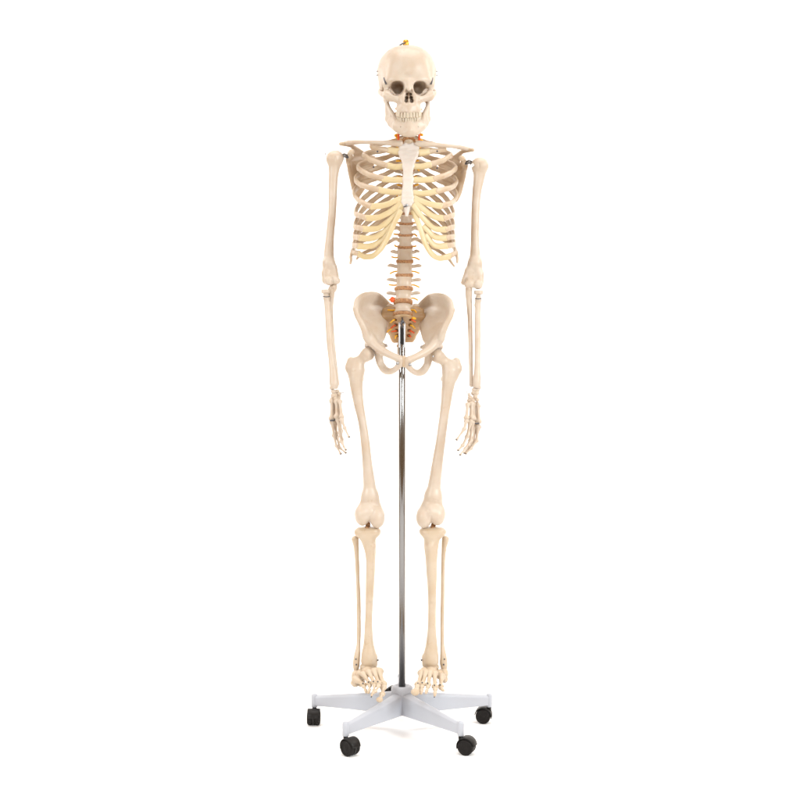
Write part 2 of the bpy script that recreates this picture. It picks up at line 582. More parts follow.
def dentition(parent, row, deps, ytop, hh, flare, smile):
    kinds = {}
    for i, (x, w) in enumerate(row):
        for s in (-1, 1):
            key = round(w, 2)
            if key not in kinds:
                kinds[key] = tooth_mesh('tooth', w * S * 1.03, hh * S, 1.7 * S, flare)
            y = ytop - smile * (x / 12) ** 2 + (0.5 if i == 2 else 0) * (1 if flare < 0 else -1)
            q = skull_map((s * x, y, deps[i]))
            o = link('tooth', kinds[key], W(q), parent)
            nx = i + (0.5 if i else 0.3)
            o.rotation_euler = (random.uniform(-.06, .06), random.uniform(-.05, .05), s * [0.08, .25, .5, .8, 1.0, 1.25, 1.35][i] - 0.045)


dentition(SKULL, UPPER, UD, 115.5, 2.7, -0.12, 1.6)

# ---------------------------------------------------------------- lower jaw
f = Field(skull_map); f.kcap = 3


def a(s):
    f.chain([(s * 21, 97, 6, 2.0), (s * 20.6, 104, 5, 2.0), (s * 20.4, 112, 2, 2.2), (s * 19.6, 119, -1, 2.5)], k=3)
    f.chain([(s * 21.2, 100, -4, 1.1), (s * 20.4, 104, -5.5, 1.3), (s * 18.2, 108.8, -9, 1.6), (s * 14.9, 115.2, -15, 2.1), (s * 13.2, 120.2, -20, 2.2)], k=3)
    f.tri((s * 20.4, 103, 4, 1.5), (s * 20.3, 104, -4, 1.5), (s * 19.6, 118, -4, 2.0), k=2)
    f.tri((s * 20.3, 104, -4, 1.4), (s * 16.2, 116, -13, 1.8), (s * 19.6, 119, -3, 2.2), k=1.5)
    f.tri((s * 16, 117, -13, 2.0), (s * 16.6, 124, -11, 2.6), (s * 19.6, 119, -3, 2.2), k=2)
    f.chain([(s * 19.6, 119, -1, 2.7), (s * 16.8, 124, -11, 3.2), (s * 12.4, 128.6, -22, 3.3), (s * 6.5, 131.8, -31, 3.4), (0, 132.8, -34, 3.4)], k=3)
    f.chain([(s * 15, 119.5, -12, 2.2), (s * 12.0, 122.2, -20, 2.4), (s * 10.0, 123.6, -27, 2.3), (s * 6, 124.4, -32.2, 2.4), (0, 124.9, -34.2, 2.4)], k=3)
    f.tri((s * 16, 121, -10, 2.4), (s * 11.6, 126, -24, 3.0), (s * 12, 121, -22, 2.2), k=3)
    f.tri((s * 11.6, 126, -24, 3.0), (s * 10, 122, -27, 2.4), (0, 124, -34.4, 2.6), k=3)
    f.tri((s * 11.6, 126, -24, 3.0), (0, 131, -34, 3.2), (0, 124, -34.4, 2.6), k=3)
    f.tri((s * 11.6, 126, -24, 3.0), (0, 131, -34, 3.2), (s * 6, 131.5, -31, 3.2), k=3)
    f.chain([(s * 16.4, 122, -12, 2.7), (s * 12, 125.6, -23, 3.3), (s * 8.4, 127.2, -28.4, 3.4), (s * 4.2, 127.8, -32.2, 3.4), (0, 128, -33.6, 3.4)], k=3)
    f.ball((s * 4.5, 133.2, -34, 2.4), k=3)


both(a)
f.ball((0, 129.5, -35.5, 3.0), k=4)
both(lambda s: f.ball((s * 8.6, 127, -33.6, 0.7), k=0.6, kind='s'))
JAW = solid('mandible', f, BONE, SK, h=0.0012, rough=0.10)
dentition(JAW, LOWER, LD, 120.4, 3.0, 0.10, 1.5)

# ---------------------------------------------------------------- spine
DISCS = [140, 147, 154, 161.5, 169.5, 177.5, 186, 195, 204, 213.5, 223.5, 235, 247, 261.4, 275.4, 289, 302.2, 314]
CERV = [103.5, 109.5, 114.5, 119.4, 124.4, 129.5, 134.6, 139.6]
levels = [('c', CERV[i], CERV[i + 1]) for i in range(7)] + [('t' if i < 12 else 'l', DISCS[i], DISCS[i + 1]) for i in range(17)]
VERT = []
for i, (kind, ya, yb) in enumerate(levels):
    yc = (ya + yb) / 2
    sx, sd = spine_x(yc), spine_d(yc)
    dh = {'c': 1.6, 't': 2.2, 'l': 3.1}[kind]
    hh = (yb - ya - dh) / 2 + 0.2
    slope = (spine_d(yb + 3) - spine_d(ya - 3)) / (yb - ya + 6)
    tilt = math.atan(slope) * 0.8
    if kind == 'c':
        rx, rd = 5.8, 4.4
    elif kind == 't':
        q = (i - 7) / 11
        rx, rd = lerp(5.6, 7.2, q), lerp(5.0, 6.6, q)
    else:
        q = (i - 19) / 4
        rx, rd = lerp(8.0, 9.3, q), lerp(6.6, 7.2, q)
    f = Field()
    f.ecyl((sx, yc, sd), rx, rd, hh, waist=0.19, tilt=tilt, rnd=0.9)
    bk = sd + rd
    for s in (-1, 1):
        if kind == 'c':
            f.chain([(sx + s * 4, yc, sd + 1, 1.8), (sx + s * 8.5, yc + 0.8, sd, 1.8), (sx + s * 10.2, yc + 1.6, sd - 0.5, 1.4)], k=1)
            f.cone((sx + s * 5.5, yc - 1, bk + 1, 1.9), (sx + s * 5.5, yc + 2, bk + 2, 1.9), k=1)
        elif kind == 't':
            f.chain([(sx + s * 4, yc - 1, bk, 1.9), (sx + s * 5.5, yc - 1.2, bk + 5, 1.8), (sx + s * 12, yc - 2.2, bk + 10, 1.6)], k=1)
        else:
            L = [13.5, 16, 16.2, 16, 15][i - 19]
            f.chain([(sx + s * 5, yc - 2, bk, 2.0), (sx + s * 9, yc - 2.0, bk + 2, 1.7), (sx + s * (L - 2), yc - 2.4 - random.uniform(0, .8), bk + 3, 1.8), (sx + s * L, yc - 2.6, bk + 3.4, 1.3)], k=1)
            f.cone((sx + s * 5.5, yc - 4, bk + 4, 2.1), (sx + s * 5.5, yc + 5, bk + 5, 2.1), k=1)
        f.cone((sx + s * 4.5, yc, bk + 2, 1.6), (sx, yc + 2, bk + 8, 1.5), k=1.2)
    f.chain([(sx, yc + 1, bk + 7, 1.5), (sx, yc + (3 if kind != 't' else 7), bk + 14, 1.3)], k=1.2)
    v = solid('vertebra', f, BONE_TAN if i < 15 else BONE, SK, h=0.0012, rough=0.10)
    VERT.append(v)
    # disc under this vertebra
    if i < 24:
        f = Field()
        sx2, sd2 = spine_x(yb), spine_d(yb)
        t2 = math.atan((spine_d(yb + 4) - spine_d(yb - 4)) / 8) * 0.8
        f.ecyl((sx2, yb, sd2), rx * 1.04 + 0.2, rd * 1.03 + 0.2, dh / 2 + 0.35, waist=-0.03, tilt=t2, rnd=0.7)
        solid('intervertebral_disc', f, DISC, v, h=0.0011, rough=0.06)
    # nerves leaving beside the disc
    yn = yb - (1.0 if kind == 'c' else 0.6 if kind == 't' else 3.8)
    L = {'c': 12.5, 't': 11.0, 'l': 14.0}[kind]
    for s in (-1, 1):
        dy = random.uniform(-1.2, 2.2)
        dx = random.uniform(-1, 1)
        tube('spinal_nerve', [(sx + s * rx * 0.75, yn - 0.3, bk - 1.2), (sx + s * (rx + 2), yn, bk - 2.0), (sx + s * (L + dx), yn + dy, bk - 3)],
             {'c': 1.35, 't': 0.85, 'l': 0.75}[kind], NERVE, v, seg=8)
# red arteries up the neck, red bead on the last lumbar nerve
for s in (-1, 1):
    tube('vertebral_artery', [(408.8 + s * 10.4, y, 4 + (2 if k % 2 else -1.2) + (y > 130) * 5) for k, y in enumerate((106, 111, 116, 121, 126, 131, 135.5, 141))], 1.15, ARTERY, SK,
         label='red artery tube beside the neck vertebrae')
f = Field(); f.ell((392.4, 299.6, 4), (2.5, 2.9, 2.4))
solid('slipped_disc_bulge', f, ARTERY, VERT[22], h=0.0009, rough=0.1, label='red bulge on the last lumbar disc')

# ---------------------------------------------------------------- sacrum and tail bone
f = Field()
cx = 403
rowsS = [(307.5, 13.5, 19, 3.0), (311, 20.5, 20, 3.0), (317, 22.6, 20, 3.2), (324, 20.6, 22, 3.6), (331, 15.5, 27, 3.6), (337, 12.5, 29.5, 3.2), (340, 11.2, 29.5, 2.6)]
for (y0, w0, d0, r0), (y1, w1, d1, r1) in zip(rowsS[:-1], rowsS[1:]):
    f.tri((cx - w0 + r0, y0, d0 + 2, r0), (cx + w0 - r0, y0, d0 + 2, r0), (cx - w1 + r1, y1, d1 + 1, r1), k=1.5)
    f.tri((cx + w0 - r0, y0, d0 + 2, r0), (cx + w1 - r1, y1, d1 + 1, r1), (cx - w1 + r1, y1, d1 + 1, r1), k=1.5)
f.ecyl((cx, 317, 14), 9.2, 7, 3.4, tilt=0.5, k=3)
for (y, d, w) in ((319.5, 14, 7.8), (325, 18.5, 7.2), (330.5, 22.3, 6.4), (335.5, 25, 5.6)):
    for s in (-1, 1):
        f.ell((cx + s * w, y, d + 1), (2.2, 1.5, 3.2), k=0.8, kind='s', roll=s * 0.3)
SAC = solid('sacrum', f, BONE_DEEP, SK, h=0.0012, rough=0.12, label='tan sacrum between the hip bones')
f = Field()
f.chain([(401.5, 341, 29.5, 3.6), (400.5, 345.5, 28, 3.0)], k=0.8)
f.cone((397.5, 346, 28, 1.2), (404, 346, 28, 1.2), k=1)
f.chain([(400, 347.5, 27, 2.6), (399.4, 350, 25, 2.2), (398.8, 353, 22, 1.5)], k=0.8)
solid('coccyx', f, BONE_DEEP, SAC, h=0.001, rough=0.08)
for (y, d, w) in ((319.5, 12, 8), (325, 16, 7.4), (330.5, 20, 6.6), (335.5, 23.5, 5.8)):
    for s in (-1, 1):
        tube('sacral_nerve', [(cx + s * w, y + .3, d + 5), (cx + s * (w + 1.6), y + 0.6, d - 0.6), (cx + s * (w + 4.4 - (y > 334) * 2.5), y + 1.6 + random.uniform(-.6, 1.6), d + 0.4)],
             0.75, ARTERY if (random.random() < .66) else NERVE, SAC, seg=8)
tube('sacral_nerve', [(412, 318.5, 15), (413.5, 318.0, 11), (415, 318.6, 11)], 1.2, NERVE, SAC)
tube('sacral_nerve', [(391, 329, 19), (388, 331, 18.5), (386.5, 332.4, 19)], 0.8, NERVE, SAC)

# ---------------------------------------------------------------- hip bones
hipmaps = [lambda p: p, lambda p: (2 * 403.75 - p[0] + 0.0, p[1] + 1.4, p[2])]
for side, mp in enumerate(hipmaps):
    f = Field(mp)
    C = [(389.5, 306, 32, 2.0), (383.5, 299.5, 27, 2.0), (378, 294.9, 21, 1.9), (371, 293.8, 12, 1.9), (363, 295.4, 1, 2.0), (357.2, 300.5, -7, 2.2), (355.6, 308.5, -12, 2.4)]
    Mi = [(387.5, 313, 30, 2.2), (383, 308.5, 29, 1.8), (378.5, 305.5, 26, 1.3), (372, 305, 19.5, 1.2), (365.5, 307.5, 10.5, 1.2), (360.2, 311.5, -1, 1.5), (357.2, 315, -12, 2.2)]
    Lo = [(385.5, 322.5, 22, 3.0), (382.5, 321.5, 19, 2.8), (379, 321, 15, 2.6), (373.5, 322, 8, 2.4), (368.5, 322.5, 1, 2.4), (364, 322.5, -6.5, 2.4), (360.8, 322, -12, 2.4)]
    f.sheet((C, Mi, Lo), k=0.5)
    f.chain(C, k=1.6)
    Lo2 = [(384, 329, 13, 3.2), (381.5, 329.5, 10, 3.2), (378.5, 330, 6, 3.2), (374, 331, 2, 3.4), (370, 331, -2, 3.2), (366.6, 330.5, -7, 3), (364.2, 330, -11, 2.7)]
    Lo3 = [(381.5, 338, 8, 3.4), (379, 339, 5, 4), (376.5, 339.5, 2, 4.4), (373.5, 340, 0, 4.6), (370.8, 340, -3, 4.4), (368.4, 339, -6, 4), (366.2, 337.6, -9, 3.2)]
    f.sheet((Lo, Lo2, Lo3), k=0.5)
    f.chain([C[-1], (357.2, 315, -12.4, 2.4), (360.6, 322, -12.6, 2.5), (364.4, 329.5, -11.4, 2.7), (366.4, 336, -9.6, 3.0)], k=2)
    f.ball((372, 345, 2, 7.6), k=3)
    f.chain([(371, 340, -5, 5.0), (376, 346, -8, 4.6), (383, 351.2, -13, 4.0), (391, 355.3, -18, 3.5), (399.6, 359.2, -21, 3.8)], k=3)
    f.chain([(399.8, 359.5, -20.5, 3.6), (400, 363, -20, 3.6), (396.4, 368.2, -15, 2.9), (390.5, 371.4, -8, 3.2), (384.5, 369.4, 0, 4.0), (380.2, 363, 4, 3.8), (378.4, 354, 4, 4.6), (375, 346, 3, 6)], k=2)
    f.chain([(381, 345, 9, 3.2), (384.0, 345.6, 11, 2.2), (386.4, 346.2, 13, 1.3)], k=2)               # spine behind the notch
    f.ball((366.8, 354.2, -2, 8.3), k=1.0, kind='s')                           # hip socket
    f.ell((389.6, 361.6, -8), (4.7, 3.3, 14), k=0.6, kind='s', roll=0.1)
    hp = solid('hip_bone', f, BONE, SK, h=0.0013, rough=0.16, rscale=70)
    # fittings
    for (px, py, d, r) in ((397.4, 363.3, -24.0, 1.7),):
        q = mp((px, py, d))
        pin('ring_bolt', q, r, 1.0, SCREW, hp)
    q = mp((374.8, 355, -9)); pin('screw', q, 1.0, 1.6, SCREW, hp, (0.3, -1, 0))
    q = mp((385.6, 344.9, 11.2)); pin('screw', q, 1.0, 2.2, SCREW, hp, (0.7 if side == 0 else -.7, -1, 0))
f = Field(); f.cone((404, 357.5, -22, 2.0), (404, 365.5, -21, 1.9), k=1)
solid('pubic_disc', f, BONE_RIB, SK, h=0.001, rough=0.15)

# ---------------------------------------------------------------- breast bone
f = Field()
rows = [(144.6, 5.5, 0), (147.6, 10.0, 0), (152.6, 10.2, 0), (157.5, 9.0, 0), (162, 6.6, 0), (166.5, 6.0, 0), (172, 4.9, 0), (179.5, 5.6, 0), (185, 5.0, 0), (192.5, 5.8, 0), (197.5, 6.3, 0), (202, 6.0, 0), (205, 4.6, 0)]
st_x = lambda y: np.interp(y, [145, 165, 205, 217], [409, 408.4, 407.3, 407])
st_d = lambda y: np.interp(y, [145, 160, 180, 205, 217], [-13, -20, -28, -35, -36])
R = 1.9
for (y0, w0, _), (y1, w1, _) in zip(rows[:-1], rows[1:]):
    x0, x1, d0, d1 = st_x(y0), st_x(y1), st_d(y0), st_d(y1)
    f.tri((x0 - w0 + R, y0, d0, R), (x0 + w0 - R, y0, d0, R), (x1 - w1 + R, y1, d1, R), k=0.8)
    f.tri((x0 + w0 - R, y0, d0, R), (x1 + w1 - R, y1, d1, R), (x1 - w1 + R, y1, d1, R), k=0.8)
f.ball((409, 141.2, -15, 3.2), k=1.5, kind='s')
STER = solid('sternum', f, BONE_WHITE, SK, h=0.0011, rough=0.4, rscale=120, label='pale flat breastbone')
f = Field()
f.tri((404.9, 206.6, -35, 1.4), (409.2, 206.6, -35, 1.4), (407, 214, -36, 1.7), k=1); f.cone((407, 209, -35.5, 2.6), (406.8, 215, -36, 1.8), k=1)
solid('xiphoid_tip', f, BONE_WHITE, STER, h=0.001)
pin('screw', (406.8, 205.2, -37), 1.5, 1.3, SCREW, STER)
tube('wire_clip', [(403.8, 206.9, -38), (405.2, 206.4, -38.4), (406.6, 205.6, -38.6)], 0.55, SCREWDK, STER)

# ---------------------------------------------------------------- ribs
RIBV = [141, 148, 155, 162, 170, 178, 186.5, 195.5, 204.5, 214, 229.5, 240.5]
LEFT = {
    1: ((371, 146.5), (388, 150), [(398.5, 151.5)]),
    2: ((366, 157), (387.5, 165.6), [(395, 167), (403.3, 166.5)]),
    3: ((360.5, 170), (383, 179), [(393, 180), (403, 180)]),
    4: ((358, 183), (378.5, 189.7), [(390, 192), (402.3, 192.5)]),
    5: ((356.5, 198), (371, 206.6), [(384, 205.3), (394, 201.5), (402.3, 198)]),
    6: ((355.4, 213), (366.4, 218), [(378, 217.5), (390.6, 211.5), (402, 202.5)]),
    7: ((354.6, 226), (363, 229), [(377, 228.5), (388, 221.5), (396, 213.5), (402.6, 205)]),
    8: ((354, 236), (359.6, 238), [(373, 238), (385, 231), (392.5, 221)]),
    9: ((353.4, 245), (358, 246.4), [(371, 246), (382, 240), (389, 229)]),
    10: ((353, 252), (358.4, 253.8), [(365, 256.8), (373, 255.8), (381, 248.5), (388, 236.5), (393, 225.5), (400.5, 211)]),
    11: ((352.2, 251), (350.6, 263), []),
    12: ((362, 254), (356.6, 259), []),
}
RIGHT = {
    1: ((445, 149.5), (430, 151.5), [(419, 153)]),
    2: ((448.6, 157), (430.4, 164.5), [(421, 166.6), (414.3, 166.5)]),
    3: ((453.2, 171), (433.7, 179), [(424, 180), (413.8, 180)]),
    4: ((453.8, 186), (436.5, 191.3), [(425, 193.5), (413.6, 193)]),
    5: ((453.8, 201), (441.5, 206.2), [(428, 203.6), (413.8, 198)]),
    6: ((453.8, 214), (443.6, 218.5), [(432.7, 216), (423, 208.8), (413.6, 201)]),
    7: ((454, 226), (445.7, 229.5), [(435, 228.6), (424, 219), (413.4, 205)]),
    8: ((454, 236), (446.4, 238), [(435, 237), (424, 226)]),
    9: ((454.4, 244), (447.6, 246), [(435, 245.4), (426, 235)]),
    10: ((455.4, 252.6), (450, 256), [(440.6, 258.2), (434, 256), (426, 245), (420, 228), (413, 210)]),
    11: ((456, 251), (457.4, 262), []),
    12: ((446, 256), (454, 266), []),
}
axis_c = lambda y: np.array(W((406, y, 8)))


def outward(p):
    o = np.array([p[0] - W((406.5, 200, 0))[0], (p[1] - 5 * S) * 1.15, 0.0])
    n = np.linalg.norm(o)
    return o / n if n > 1e-6 else np.array([0, -1.0, 0])


for table, s in ((LEFT, -1), (RIGHT, 1)):
    for i in range(1, 13):
        (xl, yl), (xj, yj), cart = table[i]
        yv = RIBV[i - 1]
        sx, sd = spine_x(yv), spine_d(yv)
        w = abs(xl - sx)
        dmax = sd + (15 if i < 11 else 12) - (6 if i == 1 else 0)
        bl = 4 if i > 2 else 2
        dj = st_d(min(yj, 205)) + 3 + max(0, i - 4) * 2.0
        if i == 10:
            dj = -12
        rw = {1: 2.4}.get(i, 2.6)
        pts = [(sx + s * 5.5, yv + 0.3, sd + 5, 1.7), (sx + s * 10, yv - 1.4, sd + 11.5, 1.8),
               (sx + s * w * .52, lerp(yv, yl, .22), dmax, rw), (sx + s * w * .84, lerp(yv, yl, .58), lerp(dmax, bl, .38), rw)]
        if 2 <= i <= 5:
            pts = pts[:3] + [(sx + s * w * .9, lerp(yv, yl, .5), lerp(dmax, bl, .25), rw + .2), (xl + s * 2.6, lerp(yv, yl, .8), 15, rw + .2)]
        if i <= 10:
            pts += [(xl, yl, bl - 2, rw + .1), (lerp(xl, xj, .36), lerp(yl, yj, .5), lerp(bl, dj, .55), rw + .15), (xj, yj, dj, rw + .4)]
        elif i == 11:
            pts += [(xl, yl, bl + 4, 1.9), (xj, yj, -8, 1.2)]
        else:
            pts = pts[:2] + [(sx + s * 22, yv + 4.5, sd + 14, 1.9), (xl, yl, 20, 1.6), (xj, yj, 12, 1.0)]
        sp = spline(pts, 9)
        P = [np.array(W(p)) for p in sp]
        un = np.array([U(p[2]) for p in sp])
        V, Fc = sweep(P, sp[:, 3] * un, np.minimum(1.25 + 0.12 * sp[:, 3], sp[:, 3]) * un, outward)
        V = V + 0.0004 * np.sin(V * 300 + i)[:, [1, 2, 0]]
        rib = part('rib', V, Fc, BONE_RIB, SK)
        if cart:
            m = len(cart)
            cp = [(xj - s * -0.0, yj, dj, rw + .55)]
            for k, (cx_, cy_) in enumerate(cart):
                t = (k + 1) / m
                de = st_d(min(cy_, 206)) + 0.6 + (0 if k == m - 1 else 1.5)
                if i in (8, 9):
                    de = lerp(dj, -30, t) + (0.8 if i == 9 else 0)
                elif i == 10:
                    de = [-18, -24, -28.5, -31, -32, -35][k]
                elif k < m - 1:
                    de = lerp(dj, -34 if i > 4 else st_d(cy_) + .6, t)
                wd = {1: 3.4, 7: 2.7, 10: 2.7}.get(i, 2.9)
                cp.append((cx_, cy_, de, wd))
            sp = spline(cp, 9)
            P = [np.array(W(p)) for p in sp]
            un = np.array([U(p[2]) for p in sp])
            V, Fc = sweep(P, (sp[:, 3] + .15) * un, 1.45 * un, outward)
            V = V + 0.0003 * np.sin(V * 260 + i)[:, [1, 2, 0]]
            part('costal_cartilage', V, Fc, CART, rib)
for (p, par) in (((377.5, 152, -10), 0), ((437, 151.7, -9), 0), ((373.6, 167.5, -16), 0), ((437, 168.6, -17), 0)):
    pin('screw', p, 1.0, 1.8, SCREWDK, STER if False else SK, (0, -1, 0.2))

# ---------------------------------------------------------------- shoulder girdle
for pts in ([(399.4, 143.5, -15, 3.5), (394, 143.2, -15.5, 2.9), (385, 142.8, -14, 2.2), (372, 142.3, -8, 2.0), (358, 142.1, 2, 2.1), (349, 142.8, 9, 2.4), (345, 143.3, 12, 2.0)],
            [(418.8, 143.9, -15, 3.5), (424.5, 144.0, -15.5, 2.9), (437, 145, -12, 2.2), (450, 146, -3, 1.9), (461, 147.6, 6, 2.2), (468, 149, 11, 2.1)]):
    f = Field(); f.chain(pts, k=2)
    solid('clavicle', f, BONE, SK, h=0.0011, rough=0.16)

smaps = [lambda p: p, lambda p: (813.4 - p[0] + (p[1] - 143) * 0.01, p[1] + float(np.interp(p[1], [143, 160, 200], [6.0, 6.6, 1])), p[2])]
for mp in smaps:
    f = Field(mp)
    f.chain([(340.6, 143.9, 8, 1.7), (345, 144.0, 12, 2.3), (351, 145.6, 19, 2.1), (358, 149.6, 31, 1.7), (366, 154.5, 42, 1.5), (374, 158.5, 50, 1.3)], k=2)
    f.tri((352, 146.5, 20, 1.2), (366, 154.5, 43, 1.0), (355, 158, 32, 1.0), k=1.5)
    f.tri((374, 158.5, 50, .9), (366, 154.5, 43, 1.0), (355, 158, 32, 1.0), k=1.5)
    f.chain([(350, 157, 17, 3), (350.2, 152.6, 8, 2.6), (351.8, 151.8, 0, 2.7)], k=1.5)
    f.ell((348.2, 159, 20), (2.8, 5.6, 5), k=2)
    f.tri((350, 162, 24, 1.2), (357, 199, 43, 1.0), (372, 178, 51, .8), k=1.5)
    f.tri((350, 162, 24, 1.2), (374, 157, 50, .9), (372, 178, 51, .8), k=1.5)
    f.tri((350, 162, 24, 1.2), (374, 157, 50, .9), (357, 153.6, 32, 1.0), k=1.5)
    f.chain([(348.6, 163, 22, 2.3), (351, 178, 32, 1.8), (355, 194, 42, 1.8), (358.0, 199.6, 45, 1.6)], k=1.5)
    sc_ = solid('scapula', f, BONE_RIB, SK, h=0.0012, rough=0.14, label=None)
    q = mp((344.6, 156, 14)); q2 = mp((346.5, 157.5, 16))
    tube('joint_spring', [mp((347.2, 156.5, 13)), mp((344.6, 155.6, 12.5)), mp((342.0, 156.4, 12))], 1.9, SCREWDK, sc_, seg=10)
    for dy in (-1.6, 0.2, 2.0):
        tube('spring_coil', [mp((346.2, 156 + dy, 11)), mp((344.4, 155.2 + dy, 9.4)), mp((342.4, 156 + dy, 10.6))], 0.55, SCREW, sc_, seg=8)

# ---------------------------------------------------------------- arms
ARM = [
    dict(hum=[(335.9, 158.3, 11, 7.9), (334.4, 166, 10, 5.9), (333.8, 172, 10, 5.1), (333.2, 181, 10, 4.5), (332.6, 200, 10, 4.15), (332, 215, 9, 4.0), (330.6, 230, 8, 4.05), (329.2, 250, 7, 4.7), (328.9, 263, 6, 5.4)],
         tub=(332.8, 158.6, 8, 6.8), tub2=(331.8, 163, 7, 5.0),
         dist=[(326.2, 273, 5, 4.3), (326.4, 280, 4, 4.5)], med=[(333.0, 268, 6, 4.0), (335.4, 275, 6, 3.4), (336, 278, 7, 3.0)],
         cap=(329.3, 280.6, 0, 4.9), tro=(335.6, 281, 1, 3.6), groove=((333.4, 275.5, -3.2, .9), (332.8, 286, -2.4, 1.1)), fossa=(333.6, 273.6, -1, 1.6),
         rad=[(326.0, 292.2, 2, 4.1), (326.4, 298, 1, 2.7), (327.6, 310, 0, 3.0), (328.6, 325, -1, 3.15), (330, 345, -3, 3.15), (332, 362, -4, 3.3), (333.6, 375, -6, 4.1), (334, 383.5, -7, 4.5), (334.3, 386.6, -7, 4.0)],
         rhead=(325.8, 291.4, 2), uln=[(334.2, 286.4, 3, 3.0), (331.8, 289, 4, 3.6), (331.2, 297, 6, 3.1), (330.6, 310, 6, 2.5), (331.6, 330, 5, 2.3), (334, 355, 3, 2.1), (336.4, 376, 1, 2.1), (337, 384, 0, 2.5)], s=-1),
    dict(hum=[(479.0, 165.5, 11, 7.9), (479.6, 173, 10, 6.2), (478.8, 180, 10, 5.3), (477.2, 190, 10, 4.6), (476, 202, 10, 4.25), (475.2, 220, 9, 4.15), (474.8, 240, 8, 4.2), (475, 252, 7, 4.9), (475, 263, 6, 6.2)],
         tub=(481.8, 165.6, 8, 6.9), tub2=(482.6, 170, 7, 5.0),
         dist=[(479.4, 274, 5, 4.2), (480, 282, 4, 3.8)], med=[(469.6, 271, 6, 4.6), (465.6, 279, 7, 3.6), (463.6, 282.4, 8, 2.7)],
         cap=(478, 284.6, 1, 4.8), tro=(468.8, 284.6, 1, 4.0), groove=((473.0, 279, -3.2, .9), (473.3, 290, -2.2, 1.4)), fossa=(472, 276, -2, 1.8),
         rad=[(478.4, 294.6, 2, 3.9), (478.2, 300, 1, 2.8), (477.6, 315, 0, 2.9), (477.6, 335, -1, 2.85), (477.6, 352, -3, 2.8), (477.3, 370, -5, 3.1), (476.9, 381, -6, 4.2), (476.5, 386, -6, 3.8)],
         rhead=(478.5, 292.4, 2), uln=[(468.8, 288, 4, 3.4), (468.8, 294, 4, 3.4), (469.2, 303, 5, 2.9), (470, 320, 4, 2.4), (470.4, 340, 3, 2.2), (470.8, 360, 1, 2.0), (471.2, 378, -1, 2.1), (471.6, 384.6, -2, 2.5)], s=1),
]
for A in ARM:
    f = Field()
    f.chain(A['hum'], k=3)
    f.ball(A['tub'], k=3)
    f.cone(A['hum'][-1], A['dist'][0], k=3); f.chain(A['dist'], k=2)
    f.cone(A['hum'][-1], A['med'][0], k=3); f.chain(A['med'], k=2)
    f.ball(A['cap'], k=1.2)
    f.tri((*A['hum'][-1][:3], 3.4), (*A['med'][0][:3], 2.6), (*A['dist'][0][:3], 2.6), k=2)
    f.tri((*A['med'][0][:3], 2.4), (*A['dist'][0][:3], 2.4), (*A['tro'][:3], 2.4), k=2)
    f.cone((*A['cap'][:3], 2.6), (*A['tro'][:3], 2.6), k=1.5)
    t = A['tro']
    f.cone((t[0] - 1.0, t[1], t[2], t[3] * .92), (t[0] + 1.2, t[1] - .3, t[2], t[3]), k=1.2)
    f.cone(*A['groove'], k=1.0, kind='s'); f.ball(A['fossa'], k=1.5, kind='s')
    b = A['tub']; f.cone((b[0] + A['s'] * -2.6, b[1] - 2, b[2] - 6.3, .5), (b[0] + A['s'] * -3.0, b[1] + 5, b[2] - 5.8, .5), k=1, kind='s')
    hm = solid('humerus', f, BONE, SK, h=0.0012, rough=0.16, rscale=70)
    if A['s'] == 1:
        pin('screw', (472.6, 165.6, 6.4), 2.1, 1.6, STEELW, hm, (-.45, -1, 0))
    else:
        pin('screw', (326.2, 154, 6), 0.9, 1.0, SCREWDK, hm, (-1, -.4, 0.2))
    f = Field()
    f.chain(A['rad'][1:], k=2); f.cone((A['rad'][0][0], A['rad'][0][1] + 2, A['rad'][0][2], 2.6), A['rad'][1], k=2)
    h0 = A['rhead']; f.ecyl(h0, 4.5, 4.3, 1.9, rnd=0.7, k=1.2)
    f.ell((h0[0], h0[1] - 2.6, h0[2]), (2.8, 1.2, 2.8), k=0.8, kind='s')
    f.ball((A['rad'][1][0] - A['s'] * 1.8, A['rad'][1][1] + 5, A['rad'][1][2], 1.9), k=2)
    e_ = A['rad'][-1]; f.ell((e_[0], e_[1] + 4.6, e_[2]), (5.5, 2.4, 7), k=1.2, kind='s')
    f.ball((e_[0] + A['s'] * 3.0, e_[1] + 1.6, e_[2], 1.8), k=1.5)
    rd_ = solid('radius', f, BONE, SK, h=0.0011, rough=0.14)
    f = Field(); f.chain(A['uln'], k=2)
    u0 = A['uln'][0]
    f.cone((u0[0], u0[1] - 4, u0[2] + 5, 3.0), (u0[0], u0[1] + 2, u0[2] + 3, 3.2), k=2)
    f.cone((u0[0], u0[1] + 1.6, u0[2], 2.2), (u0[0] - A['s'] * -0.4, u0[1] + .4, u0[2] - 3.5, 1.6), k=1.5)
    ul_ = solid('ulna', f, BONE, SK, h=0.0011, rough=0.14)
    x0 = A['rad'][1][0]
    tube('wire', [(x0 - 3.4, A['rad'][1][1] - 1.6, -1), (x0, A['rad'][1][1] - 1.2, -3.0), (x0 + 3.4, A['rad'][1][1] - 1.6, -1)], 0.42, SCREWDK, rd_)


